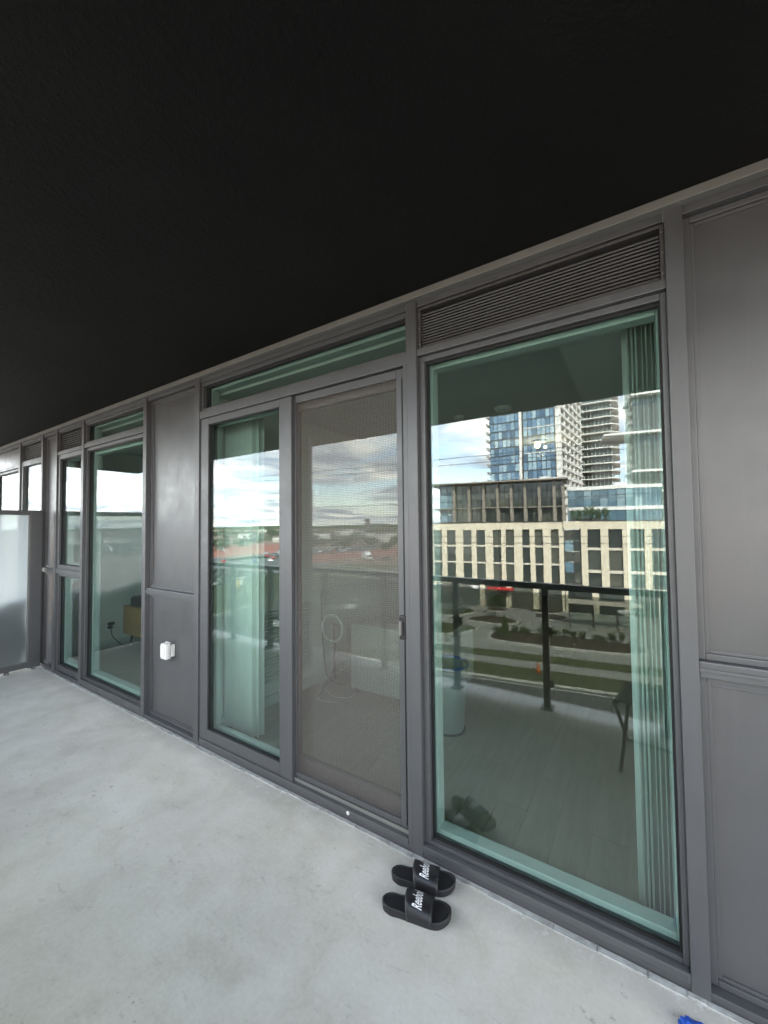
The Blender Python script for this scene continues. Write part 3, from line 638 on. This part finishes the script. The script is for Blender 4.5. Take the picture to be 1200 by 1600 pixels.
sheet('lane_line', [[(-20+i*6, -34.6), (-17+i*6, -34.6), (-17+i*6, -34.45), (-20+i*6, -34.45)] for i in range(8)]+[[(-50, -31.6), (40, -31.6), (40, -31.45), (-50, -31.45)]], GZ+.006, 'road_paint', .004)
sheet('kerb_far_side', [[(-52.4, -62), (-52, -62), (-49, 60), (-49.4, 60)], [(-36.6, -20), (-36.3, -20), (-34.6, 40), (-34.9, 40)]], GZ+.13, 'kerb_concrete', .15)
sheet('grass_far_side', [[(-75, -62), (-52.5, -62), (-49.5, 60), (-78, 60)]], GZ+.06, 'grass', .09)
def bed(poly, label, mat='soil_mulch'):
    c = Vector((sum(p[0] for p in poly)/len(poly), sum(p[1] for p in poly)/len(poly))); t = thing('planting_bed', label, 'planting bed', W(c.x, c.y, GZ+.107), -A9, 'planting beds of the plaza')
    loc = [(p[0]-c.x, -(p[1]-c.y)) for p in poly]
    # round the outline
    for _ in range(2):
        loc = [q for i in range(len(loc)) for q in ((.75*loc[i][0]+.25*loc[(i+1) % len(loc)][0], .75*loc[i][1]+.25*loc[(i+1) % len(loc)][1]), (.25*loc[i][0]+.75*loc[(i+1) % len(loc)][0], .25*loc[i][1]+.75*loc[(i+1) % len(loc)][1]))]
    bm = bmesh.new(); prism(bm, loc, 0, .12); obj('border', mesh('border', bm, 'kerb_concrete'), t)
    bm = bmesh.new(); prism(bm, [(x*.93, y*.93) for x, y in loc], .1205, .16); obj('soil', mesh('soil', bm, mat), t)
bed([(-14.4, -10.3), (-12.4, -6.9), (-9.3, -6.5), (-5.9, -9), (-7.9, -11.4), (-11.3, -10.8)], 'lens shaped soil bed in the middle of the reflected plaza')
bed([(-12.6, -1.6), (-11.8, -.3), (-9.3, -.2), (-8.8, -1), (-9.4, -2.9), (-11.5, -3.1)], 'small dark soil bed close to the cream building front')
bed([(-6.5, -.8), (-5.8, .4), (-1, .5), (-1, -1.2), (-3, -2)], 'dark soil bed by the building right of the small one')
bed([(-5, -5.2), (-4.6, -3), (-3, -2.4), (0, -3), (-.6, -5.8), (-2.8, -6.2)], 'dark soil bed behind the railing post reflection')
bed([(-20.2, -5), (-17.3, -3), (-15, -2.1), (-12.9, -4.8), (-15.9, -7.9), (-17.8, -9)], 'grassy bed at the left end of the reflected plaza', 'grass')
bed([(-19.5, -14.2), (-17.5, -13.4), (-14.3, -13.2), (-12, -13.6), (-10.7, -14.9), (-12.9, -17.9), (-15.7, -19.4), (-19.5, -19.4)], 'large grassy bed by the kerb, left of the plaza entrance', 'grass')
bed([(-9.7, -19.2), (-9.4, -14.9), (-7.4, -14.1), (-2.5, -14.8), (8, -15.2), (8, -19.7), (-2.4, -19.7), (-5.6, -19.7)], 'long brown soil bed with shrubs along the kerb')
# chequered pavers, each its own piece
pv = bpy.data.objects['pavement']
bm = bmesh.new(); box(bm, -.36, .36, -.36, .36, 0, .012); pa = mesh('paver', bm, 'paver_light'); pb = pa.copy(); pb.materials[0] = MATS['paver_dark']
for i in range(12):
    for j in range(14):
        p = W(-9.2+i*.74+(j-7)*.1, -9.0+j*.74, GZ+.106); obj('paver', pb if (i+j) % 2 else pa, pv, p, -A9+R(12))
# shrubs and small trees
def leafball(bm, c, r, n, size, rnd):
    for _ in range(n):
        d = Vector((rnd.gauss(0, 1), rnd.gauss(0, 1), rnd.gauss(0, 1))).normalized(); p = Vector(c)+Vector((d.x*r[0], d.y*r[1], d.z*r[2]))*rnd.uniform(.45, 1.05)
        a = Vector((rnd.gauss(0, 1), rnd.gauss(0, 1), rnd.gauss(0, 1))).normalized(); b_ = a.cross(d).normalized(); s_ = size*rnd.uniform(.6, 1.3)
        bm.faces.new([bm.verts.new(p+q) for q in (a*s_, b_*s_*.6, -a*s_, -b_*s_*.6)])
rn = random.Random(21)
ORD = 'first second third fourth fifth sixth seventh eighth ninth tenth eleventh twelfth thirteenth fourteenth fifteenth sixteenth'.split()
def shrub_mesh(n, r, h, s):
    bm = bmesh.new()
    for k_ in range(4): leafball(bm, (rn.uniform(-r, r)*.5, rn.uniform(-r, r)*.5, h*.5+rn.uniform(-.1, .1)*h), (r*.7, r*.7, h*.5), n//4, s, rn)
    return mesh('foliage', bm, 'leaf_green')
shm = [shrub_mesh(220, .5, .8, .09) for _ in range(3)]
def stemmesh(h, r):
    bm = bmesh.new(); tube(bm, [(0, 0, 0), (.03*h, 0, h*.5), (0, .02*h, h)], [r, r*.8, r*.5], 7); return mesh('stem', bm, 'bark')
st_ = stemmesh(.35, .03)
for i in range(16):
    u = -8.6+i*1.0+rn.uniform(-.25, .25); v = -14.9-.15*abs(i-4)*.2+rn.uniform(-.5, .2)
    t = thing('shrub', ORD[i]+' low shrub from the left in the long kerbside bed', 'shrub', W(u, v, GZ+.265), rn.uniform(0, 6), 'shrubs in the long kerbside bed')
    obj('foliage', shm[i % 3], t).scale = (1, 1, rn.uniform(.7, 1.3)); obj('stem', st_, t)
def small_tree(u, v, h, cr, label, conical=False, seed=1):
    r_ = random.Random(seed); t = thing('young_tree', label, 'tree', W(u, v, GZ+.11), r_.uniform(0, 6))
    bm = bmesh.new(); tube(bm, [(0, 0, 0), (.05, 0, h*.4), (0, .04, h*.85)], [.09, .07, .03], 8)
    for k_ in range(6):
        a = r_.uniform(0, 6.28); z_ = h*r_.uniform(.35, .7); tube(bm, [(.04, 0, z_), (cr*.6*math.cos(a), cr*.6*math.sin(a), z_+h*.18)], [.035, .015], 6)
    obj('trunk', mesh('trunk', bm, 'bark'), t)
    bm = bmesh.new()
    for k_ in range(9):
        s_ = k_/8; rr = cr*(1.05-s_)*.8 if conical else cr*.55; z_ = h*(.12+.85*s_) if conical else h*(.5+.42*r_.random())
        q = 0 if conical else cr*.6
        leafball(bm, (r_.uniform(-q, q), r_.uniform(-q, q), z_), (rr+.1, rr+.1, h*.13), 110, .13, r_)
    obj('crown', mesh('crown', bm, 'leaf_green'), t)
small_tree(-7.4, -17.6, 2.6, .8, 'small conical evergreen at the kerb end of the plaza', True, 2)
small_tree(-10, -8.0, 4.2, 1.2, 'thin young tree in the lens shaped plaza bed', False, 3)
small_tree(-2.5, -17.8, 2.2, .7, 'small dark evergreen behind the railing post reflection', True, 4)
# plaza sculpture: ring and canopy
t = thing('plaza_pavilion', 'dark canopy on slanted legs with a ring swing, left of the plaza', 'pavilion', W(-17.4, -4.2, GZ+.11), -A9)
bm = bmesh.new(); lathe(bm, [(.6, 3.9), (3.4, 3.75), (3.5, 3.6), (.5, 3.65)], n=28); obj('canopy', mesh('canopy', bm, 'dark_bronze'), t)
for a in (25, 150, 270):
    bm = bmesh.new(); tube(bm, [(2.4*math.cos(R(a)), 2.4*math.sin(R(a)), 0), (1.5*math.cos(R(a)), 1.5*math.sin(R(a)), 3.65)], [.16, .10], 8); obj('leg', mesh('leg', bm, 'dark_bronze'), t)
for cx, rr in ((-.7, 1.2), (1.0, 1.0)):
    bm = bmesh.new(); tube(bm, [(cx+rr*math.cos(a), 1.1, 1.5+rr*math.sin(a)) for a in (2*math.pi*i/32 for i in range(32))], .06, 6); obj('ring', mesh('ring', bm, 'galvanised'), t)
# street lamp
t = thing('street_lamp', 'grey street lamp with a curved arm at right of the reflected road', 'street lamp', W(4.6, -36.3, GZ), -A9)
bm = bmesh.new(); tube(bm, [(0, 0, 0), (0, 0, 5.0), (-.15, 0, 6.3), (-.7, 0, 7.3), (-1.25, 0, 7.75)], [.12, .09, .08, .07, .06], 10); obj('pole', mesh('pole', bm, 'galvanised', 0, True), t)
bm = bmesh.new(); bmesh.ops.create_uvsphere(bm, u_segments=14, v_segments=8, radius=.42)
for v in bm.verts: v.co.z *= .38; v.co.y *= .55
obj('lamp_head', mesh('lamp_head', bm, 'white_trim', 0, True), t, (-1.5, 0, 7.8))
# traffic cone
t = thing('traffic_cone', 'orange traffic cone on the grass strip beyond the road', 'cone', W(-3.0, -28.6, GZ+.11), 0)
bm = bmesh.new(); lathe(bm, [(.22, .05), (.06, .95), (.03, 1.0)], n=16); obj('cone_body', mesh('cone_body', bm, 'orange_plastic', 0, True), t); lpart(t, 'base', [(-.3, .3, -.3, .3, 0, .05)], 'matt_black', .01)
# bus shelter
t = thing('street_shelter', 'flat roofed glass shelter with dark posts at right of the plaza', 'shelter', W(4.2, -9.0, GZ+.11), -A9)
lpart(t, 'roof', [(-4.6, 4.2, -1.2, 1.2, 3.3, 3.55)], 'cream_slab', .03)
for a in (-4.2, -1.4, 1.4, 3.9):
    for c in (-1.0, 1.0): lpart(t, 'post', [(a-.06, a+.06, c-.06, c+.06, 0, 3.3)], 'dark_bronze')
for a in (-4.1, -1.3, 1.5): lpart(t, 'glass_panel', [(a, a+2.4, -1.02, -.98, .2, 2.6)], 'rail_glass')

# ------------------------------------------------------------------ cream building across the street
t = thing('cream_building', 'cream stone building with rows of tall narrow windows, reflected across the street', 'building', W(0, 1, GZ), -A9)
bz = lambda z: z-GZ                      # heights above street
win = [(-21.9, -20.37), (-19.44, -17.87), (-16.54, -15.05), (-14.21, -12.74), (-11.46, -10.08), (-9.35, -8.01), (-6.7, -5.5), (-4.71, -3.48), (-2.33, -1.15)]
win2 = [(3.0, 4.78), (5.82, 7.68), (8.67, 10.46), (11.34, 13.21)]
rows = [(.68, -1.95), (-2.25, -4.85), (-5.12, -7.75)]; rows2 = [(.67, -2.17), (-2.57, -5.6), (-6.05, -8.0)]
D = .45
def facade(wins, rws, u0, u1, top, nm):
    lpart(t, 'parapet', [(u0, u1, -8, 0, bz(rws[0][0]), bz(top))], 'cream_stone', 0); lpart(t, 'coping', [(u0-.08, u1+.08, -8, .1, bz(top)+.001, bz(top)+.12)], 'dark_bronze')
    e = [u0]+[q for w_ in wins for q in w_]+[u1]
    for a, c in zip(e[0::2], e[1::2]): lpart(t, 'pier', [(a, c, -D, 0, 4.2, bz(rws[0][0])-.001)], 'cream_stone')
    lpart(t, 'backing_wall', [(u0+.02, u1-.02, -8, -D-.02, .0, bz(rws[0][0])-.002)], 'dark_bronze')
    for wi, (a, c) in enumerate(wins):
        for ri, (z1, z0) in enumerate(rws):
            w_ = lpart(t, 'window', [(a+.002, a+.07, -D+.02, -D+.10, bz(z0), bz(z1)), (c-.07, c-.002, -D+.02, -D+.10, bz(z0), bz(z1)), ((a+c)/2+.16, (a+c)/2+.21, -D+.02, -D+.09, bz(z0), bz(z1))], 'dark_bronze')
            lpart(w_, 'pane', [(a+.071, c-.071, -D+.03, -D+.05, bz(z0)+.01, bz(z1)-.01)], 'facade_glass')
            if ri < len(rws)-1: lpart(t, 'spandrel', [(a+.001, c-.001, -D, -.12, bz(rws[ri+1][0]), bz(z0))], 'cream_slab')
    zb = rws[-1][1]
    lpart(t, 'base_band', [(u0, u1, -D, .02, 3.7, 4.199)] , 'cream_stone')
facade(win, rows, -22.5, -.45, 1.9, 'a'); facade(win2, rows2, 2.1, 16, 1.93, 'b')
lpart(t, 'parapet', [(-.449, 2.099, -8, .3, bz(.75), bz(1.95))], 'cream_stone')
bay = lpart(t, 'glass_bay', [(-.44, -.34, -D, .05, .2, bz(.74)), (1.0, 1.08, -D, .05, .2, bz(.74)), (2.0, 2.09, -D, .05, .2, bz(.74))], 'dark_bronze')
for i in range(5):
    z0 = bz(-7.8)+i*1.68; lpart(bay, 'pane', [(-.33, .99, -.2, -.17, z0, z0+1.6)], 'blue_glass' if i % 2 else 'facade_glass'); lpart(bay, 'pane', [(1.09, 1.99, -.25, -.22, z0, z0+1.6)], 'facade_glass')
e = -22.4
while e < 15.5:
    lpart(t, 'column', [(e, e+.9, -.4, 0, .0, 3.699)], 'cream_stone'); lpart(t, 'shop_window', [(e+.95, e+4.2, -.42, -.36, .1, 3.5)], 'facade_glass'); e += 4.3
lpart(t, 'awning', [(-12.4, -8.2, .03, 1.2, 3.0, 3.4)], 'car_red'); lpart(t, 'sign_band', [(-21, -14, .03, .12, 2.9, 3.5)], 'slab_white')
# glazed roof storey with fins
t = thing('rooftop_pavilion', 'glazed two level roof storey with brown fins and overhanging flat roof', 'building', W(0, 3, 2.06), -A9)
lpart(t, 'roof', [(-23.2, .4, -9, 1.6, 6.75, 7.0)], 'brown_fin', .05); lpart(t, 'terrace_slab', [(-22.2, .0, -8.5, .5, 2.35, 2.5)], 'brown_fin')
lpart(t, 'core_wall', [(-20.4, -.6, -8.4, -.8, .0, 6.7)], 'dark_bronze')
fx = [-21.24, -18.46, -15.77, -13.16, -10.79, -8.48, -6.19, -3.95, -1.68, -.3]
bmf = bmesh.new(); box(bmf, -.22, .22, -.6, .45, 0, 6.74); box(bmf, -.34, .34, -.3, .2, 0, 2.3); fm = mesh('fin', bmf, 'brown_fin')
for f_ in fx[1:]: obj('fin', fm, t, (f_, 0, 0))
for a, c in zip(fx, fx[1:]):
    for z0, z1 in ((.05, 1.2), (1.25, 2.3), (2.55, 4.0), (4.05, 5.3), (5.35, 6.7)):
        m_ = (a+c)/2
        for p0, p1 in ((a+.03, m_-.03), (m_+.03, c-.03)): lpart(t, 'pane', [(p0, p1, -.45, -.41, z0, z1)], 'blue_glass' if a < -20 else 'facade_glass')
lpart(t, 'end_pane', [(-21.3, -21.25, -8, -.4, .0, 6.7)], 'blue_glass')
for i, (p, w_) in enumerate(((-14.2, 1.2), (-16, .6), (-12.6, .9), (-4, 1.5))): lpart(t, 'roof_unit', [(p, p+w_, -5, -3.5, 7.001, 7.6+.3*(i % 2))], 'white_trim')
# glass link pavilion right
t = thing('glass_link', 'blue glass wing with white bands right of the roof storey', 'building', W(0, 12, 2.06), -A9)
for z0, z1 in ((5.6, 6.2), (1.9, 2.5)): lpart(t, 'white_band', [(.5, 15, -6, .15, z0, z1)], 'slab_white')
for i in range(11):
    for z0, z1 in ((.05, 1.88), (2.52, 4.0), (4.05, 5.58)): lpart(t, 'pane', [(.55+i*1.3, .55+i*1.3+1.22, -.06, 0, z0, z1)], 'blue_glass')
lpart(t, 'backing_wall', [(.55, 15, -6, -.1, 0, 5.58)], 'dark_bronze')
rn2 = random.Random(4)
for i in range(6):
    t2 = thing('roof_planter', ORD[i]+' leafy planter bush from the left before the blue glass wing', 'plant', W(1.2+i*.95, 6.0, 2.06), rn2.uniform(0, 6), 'planter bushes on the terrace')
    obj('foliage', shm[i % 3], t2).scale = (1.1, 1.1, 2.4+rn2.random()); lpart(t2, 'pot', [(-.35, .35, -.35, .35, 0, .4)], 'dark_bronze')
# right slab block
t = thing('slab_block', 'glass block with bright white floor slabs seen through the blinds', 'building', W(6.5, 16, GZ), -A9)
lpart(t, 'glass_wall', [(5.2, 26, -9, -.9, 9, 54)], 'facade_glass')
for i, z_ in enumerate([10.98-3.7, 10.98, 18.0, 25, 32]):
    lpart(t, 'floor_slab', [(.4 if 17 < z_ < 19 else 4.8, 26.5, -9, .8, bz(z_)-.2, bz(z_)+.16)], 'slab_white')
for i in range(14): lpart(t, 'mullion', [(5.3+i*1.5, 5.42+i*1.5, -.88, -.72, 18, 54)], 'dark_bronze')

# ------------------------------------------------------------------ towers
def tower(name, label, poly, z0, z1, fh, loc, glassmat='tower_glass'):
    """poly in virtual plan (x, Y) relative to loc; walls glazed per floor"""
    return thing(name, label, 'tower', loc)
t = thing('glass_tower', 'tall blue glass tower with white balconies on its right side', 'tower', (-23.6, .13-140, GZ))
H0, H1, FH = 0.0, 70.0, 2.95; nf = int((H1-H0)/FH)
bm = bmesh.new(); prism(bm, [(-22.2, .0), (0, .0), (2.4, -35), (-22.2, -35)], 0, H1); obj('core', mesh('core', bm, 'dark_bronze'), t)
bm = bmesh.new(); npan = 15; pw = 22.0/npan
for k_ in range(nf):
    for i in range(npan):
        if i == 7: continue
        box(bm, -22.1+i*pw+.10, -22.1+(i+1)*pw-.10, .03, .12, k_*FH+.22, (k_+1)*FH-.22)
o = obj('curtain_wall_panes', mesh('curtain_wall_panes', bm, 'tower_glass'), t); o['kind'] = 'stuff'
lpart(t, 'vertical_rib', [(-22.1+7*pw+.1, -22.1+8*pw-.45, .02, .5, 0, H1)], 'slab_white'); lpart(t, 'vertical_recess', [(-22.1+8*pw-.44, -22.1+8*pw, .02, .06, 0, H1)], 'dark_bronze')
for k_ in range(nf):
    if k_ % 3 == 1: lpart(t, 'floor_band', [(-22.1+8*pw, .2, .121, .35, k_*FH-.18, k_*FH+.1)], 'slab_white')
bm = bmesh.new(); dv = Vector((2.4, -35)); ln = dv.length; ang = math.atan2(dv.y, dv.x)
box(bm, 0, ln, 0, 1.9, -.12, .16); box(bm, 0, ln, 1.8, 1.9, .161, .75); me = mesh('balcony', bm, 'slab_white')
for k_ in range(1, nf): obj('balcony', me, t, (.05, 0, k_*FH), ang)
bm = bmesh.new(); box(bm, 0, .3, 0, 1.85, 0, H1); me = mesh('balcony_wall', bm, 'slab_white')
for i in range(6): obj('balcony_wall', me, t, (.05+(.2+i*6.6)*math.cos(ang), (.2+i*6.6)*math.sin(ang), 0), ang)
bm = bmesh.new(); box(bm, -1.6, 0, -4, -.6, -.1, .12); box(bm, -1.6, -1.5, -4, -.6, .121, 1.1); me = mesh('corner_balcony', bm, 'slab_white')
for k_ in range(1, nf): obj('corner_balcony', me, t, (-22.25, 0, k_*FH))
t = thing('balcony_tower', 'second tower with continuous white balcony bands behind the glass tower', 'tower', (-22.8, .13-190, GZ))
lpart(t, 'core', [(0, 12.6, -20, -1.8, 0, 84)], 'facade_glass')
bm = bmesh.new(); P = [(0, 0), (12.2, 0), (13.6, -.7), (14.2, -2.2), (15.2, -2.8), (15.4, -8), (14.8, -20), (0, -20)]; prism(bm, P, -.16, .3); me = mesh('balcony_slab', bm, 'slab_white')
bm = bmesh.new(); prism(bm, [(0, -.05), (12.2, -.05), (13.5, -.75), (13.5, -.85), (12.2, -.15), (0, -.15)], .301, 1.1); mg = mesh('balustrade', bm, 'rail_glass')
for k_ in range(1, 25): s_ = obj('balcony_slab', me, t, (0, 0, k_*3.3)); obj('balustrade', mg, s_)
bm = bmesh.new(); box(bm, 0, .25, -1.85, -1.5, 0, 84); me = mesh('pillar', bm, 'far_wall_pale')
for i in range(9): obj('pillar', me, t, (.6+i*1.5, 0, 0))

# ------------------------------------------------------------------ overhead wires
def wire(x0, x1, y, z0, z1, lb, r=.017):
    pts = [(x0+(x1-x0)*i/24, 0, z0+(z1-z0)*i/24-3.0*(1-(2*i/24-1)**2)*.25) for i in range(25)]
    bm = bmesh.new(); tube(bm, [(p[0]-x0, p[1], p[2]-z0) for p in pts], r, 6); tag(obj('overhead_wire', mesh('overhead_wire', bm, 'matt_black'), None, (x0, y, z0)), lb, 'wire', 'overhead wires along the street')
for z0, z1, lb in ((8.4, 6.4, 'highest overhead wire across the reflected sky'), (7.9, 5.95, 'second highest overhead wire, just under the top one'), (4.7, 3.5, 'middle overhead wire crossing above the reflected horizon'), (1.5, 1.35, 'upper of two low wires crossing the cream building'), (1.05, .95, 'lower of two low wires crossing the cream building')):
    wire(-90, 30, -24.9, z0, z1, lb)
for x_, lb in ((-90, 'wooden utility pole at the far left end of the wires'), (30, 'wooden utility pole at the right end of the wires')):
    t = thing('utility_pole', lb, 'utility pole', (x_, -24.9, GZ)); bm = bmesh.new(); tube(bm, [(0, 0, 0), (0, 0, 22)], [.2, .13], 10); obj('pole', mesh('pole', bm, 'bark'), t); lpart(t, 'cross_arm', [(-.08, .08, -1, 1, 20.2, 20.4)], 'bark')

# ------------------------------------------------------------------ open land, cars and far town to the left
def G(x, Y, z=0.0): return Vector((x, .13-Y, GZ+z))
def flat(name, polys, z, mat):
    bm = bmesh.new()
    for P in polys: prism(bm, [tuple(G(*p).xy) for p in P], GZ+z-.03, GZ+z)
    return struct(name, mesh(name, bm, mat))
flat('red_clay_field', [[(-109, 112), (-100, 178), (-124, 214), (-140, 142)], [(-175, 100), (-165, 150), (-235, 215), (-290, 150)]], .02, 'red_clay')
flat('car_park', [[(-66, 40), (-62, 100), (-104, 112), (-108, 48)], [(-145, 95), (-130, 190), (-160, 235), (-172, 150)], [(-110, 50), (-106, 110), (-142, 138), (-172, 98)]], .01, 'asphalt')
flat('car_park_kerb', [[(-108.2, 46), (-108.6, 46), (-105, 112), (-104.6, 112)], [(-62, 100), (-62, 100.5), (-104, 112.5), (-104, 112)], [(-140, 138), (-140, 139), (-100, 181), (-99, 180)]], .1, 'kerb_concrete')
flat('far_fields', [[(-250, 260), (-150, 420), (-330, 560), (-560, 360)], [(-700, 420), (-300, 900), (-500, 1200), (-1100, 700)]], .02, 'grass')
def car_meshes(colname, van=False):
    bm = bmesh.new(); Lh, Wd = 2.2, .88
    prof = [(-Lh, .35), (-Lh, .75), (-Lh*.93, .95), (-.95, 1.0), (1.15, .98), (Lh*.9, .80), (Lh, .6), (Lh, .35)]
    if van: prof = [(-Lh, .35), (-Lh, 1.9), (-Lh*.95, 2.0), (1.0, 2.0), (1.5, 1.25), (Lh*.95, 1.05), (Lh, .7), (Lh, .35)]
    a = [bm.verts.new((x, -Wd, z)) for x, z in prof]; c = [bm.verts.new((x, Wd, z)) for x, z in prof]
    bm.faces.new(a); bm.faces.new(c[::-1])
    for i in range(len(prof)): bm.faces.new((a[i], c[i], c[(i+1) % len(prof)], a[(i+1) % len(prof)]))
    body = mesh('body', bm, colname, .06)
    bm = bmesh.new(); vs = []
    for x, z, w_ in ((-1.75, .97, .82), (-1.25, 1.42, .66), (.35, 1.42, .66), (1.15, .95, .82)): vs.append([bm.verts.new((x, s_*w_, z)) for s_ in (-1, 1)])
    for A, B in zip(vs, vs[1:]): bm.faces.new((A[0], A[1], B[1], B[0]))
    bm.faces.new([v[0] for v in vs]); bm.faces.new([v[1] for v in vs][::-1]); bm.faces.new((vs[0][0], vs[3][0], vs[3][1], vs[0][1]))
    cab = mesh('cabin', bm, 'facade_glass')
    bm = bmesh.new(); box(bm, -1.15, .3, -.6, .6, 1.421, 1.46); roof = mesh('roof', bm, colname)
    return body, cab, roof
bm = bmesh.new(); lathe(bm, [(.2, -.1), (.31, -.1), (.31, .1), (.2, .1)], n=14); whl = mesh('wheel', bm, 'tyre')
CM = {k_: car_meshes(k_) for k_ in ('car_white', 'car_silver', 'car_black', 'car_red', 'car_blue')}; VM = car_meshes('car_white', True)
def car(x, Y, rz, k_, label, van=False, group=None):
    t = thing('parked_van' if van else 'parked_car', label, 'van' if van else 'car', G(x, Y, .012), R(rz), group)
    bd = VM if van else CM[k_]; obj('body', bd[0], t)
    if not van: obj('cabin', bd[1], t); obj('roof', bd[2], t)
    else: lpart(t, 'windscreen', [(1.05, 1.35, -.75, .75, 1.35, 1.9)], 'facade_glass')
    for sx in (-1.35, 1.35):
        for sy in (-.82, .82):
            w_ = obj('wheel', whl, t, (sx, sy, .31)); w_.rotation_euler = (R(90), 0, 0)
    return t
rc = random.Random(8); names = {'car_white': 'white', 'car_silver': 'silver', 'car_black': 'black', 'car_red': 'red', 'car_blue': 'blue'}
car(-81, 60, 60, 'car_white', 'white van parked nearest, beyond the grass verge on the left', True); car(-86, 57, 60, 'car_silver', 'silver car parked beside the nearest white van')
car(-43, 38, 80, 'car_silver', 'silver car driving on the side street, reflected in the left leaf'); car(-41, 52, 78, 'car_white', 'white car driving on the side street, reflected in the screen door')
car(-88, 135, 30, 'car_black', 'black car parked right of the white box truck')
for i in range(34):
    lot = rc.choice((0, 1, 2)); k_ = rc.choice(list(names)+['car_white', 'car_silver'])
    if lot == 0: r_, c_ = divmod(i, 9); x, Y_ = -112-r_*7-c_*2.0, 62+c_*6.5+r_*3
    elif lot == 1: r_, c_ = divmod(i, 8); x, Y_ = -142-r_*5+c_*.8, 120+c_*8+r_*4
    else: r_, c_ = divmod(i, 10); x, Y_ = -180-c_*8-r_*3, 112+c_*5+r_*9
    car(x, Y_, 35+rc.uniform(-4, 4), k_, '%s car among the rows parked on the distant lot' % names[k_], False, '%s cars parked on the distant lot' % names[k_])
t = thing('box_truck', 'white box truck parked by the red clay strip', 'truck', G(-95, 131, .012), R(38))
lpart(t, 'cargo_box', [(-3.4, 1.9, -1.15, 1.15, .8, 3.5)], 'car_white', .05); lpart(t, 'cab', [(2.0, 3.7, -1.05, 1.05, .6, 2.4)], 'car_white', .12); lpart(t, 'windscreen', [(3.701, 3.72, -.9, .9, 1.5, 2.25)], 'facade_glass')
for sx in (-2.2, 2.7):
    for sy in (-.95, .95): w_ = obj('wheel', whl, t, (sx, sy, .43)); w_.scale = (1.4, 1.4, 1.4); w_.rotation_euler = (R(90), 0, 0)
t = thing('yellow_barrier', 'yellow construction barrel beside the parked cars', 'barrel', G(-78, 56.5, .05)); bm = bmesh.new(); lathe(bm, [(.45, 0), (.4, .9), (.36, 1.6), (.3, 1.75)], n=16); obj('barrel', mesh('barrel', bm, 'yellow_paint', 0, True), t); lpart(t, 'handle', [(-.1, .1, -.03, .03, 1.751, 1.9)], 'matt_black')
# long low buildings and houses far away
rf = random.Random(17)
wall_m = ['far_wall_pale', 'far_wall_tan']
for i in range(26):
    a = R(rf.uniform(-70, -14)); d = rf.uniform(260, 900); x, Y_ = math.sin(a)*d, math.cos(a)*d
    if x > -60: continue
    w_, dp, h_ = rf.uniform(12, 45), rf.uniform(10, 20), rf.uniform(4, 9); k_ = i % 3 == 0
    t = thing('far_building', ('tan' if k_ else 'pale')+' low building in the distant town on the horizon', 'building', G(x, Y_), -a+R(rf.uniform(-12, 12)), ('tan' if k_ else 'pale')+' low buildings on the horizon')
    lpart(t, 'wall', [(-w_/2, w_/2, -dp/2, dp/2, 0, h_)], wall_m[1] if k_ else wall_m[0]); lpart(t, 'roof', [(-w_/2-.4, w_/2+.4, -dp/2-.4, dp/2+.4, h_+.001, h_+.6)], 'far_roof')
    n_ = int(w_/4)
    for j in range(n_): lpart(t, 'window', [(-w_/2+1+j*4, -w_/2+3+j*4, dp/2+.001, dp/2+.05, 1.2, min(h_-.8, 3.2))], 'facade_glass')
t = thing('far_tower', 'thin isolated tower on the far horizon', 'tower', G(-642, 900)); lpart(t, 'shaft', [(-5, 5, -5, 5, 0, 31)], 'far_roof'); lpart(t, 'cap', [(-5.6, 5.6, -5.6, 5.6, 31.001, 33)], 'far_roof')
t = thing('far_mast', 'pale slender mast standing on the far lot', 'mast', G(-205, 300)); bm = bmesh.new(); tube(bm, [(0, 0, 0), (0, 0, 13)], [.35, .2], 8); obj('mast', mesh('mast', bm, 'galvanised'), t); lpart(t, 'lamp_bar', [(-1, 1, -.2, .2, 13.001, 13.5)], 'white_trim')
bm = bmesh.new()
for i in range(300):
    a = R(rf.uniform(-74, -10)); d = rf.uniform(230, 1300); x, Y_ = math.sin(a)*d, math.cos(a)*d
    if x > -55 and d < 500: continue
    h_ = rf.uniform(4, 8)
    for k_ in range(4): leafball(bm, G(x+rf.uniform(-4, 4), Y_+rf.uniform(-4, 4), h_*.55), (h_*.6, h_*.6, h_*.5), 16, 1.3, rf)
struct('distant_trees', mesh('distant_trees', bm, 'leaf_far'), kind='stuff')
bm = bmesh.new(); prev = None
for i in range(120):
    a = R(-95+i*1.2); d = 2300; h_ = 16+14*mnoise.noise(Vector((i*.09, 3.1, 0)))+5*mnoise.noise(Vector((i*.4, 1.1, 0)))
    p = G(math.sin(a)*d, math.cos(a)*d); q = (bm.verts.new(p), bm.verts.new(p+Vector((0, 0, h_))), bm.verts.new(G(math.sin(a)*(d+250), math.cos(a)*(d+250), h_)))
    if prev: bm.faces.new((prev[0], q[0], q[1], prev[1])); bm.faces.new((prev[1], q[1], q[2], prev[2]))
    prev = q
struct('hills', mesh('hills', bm, 'leaf_far'))
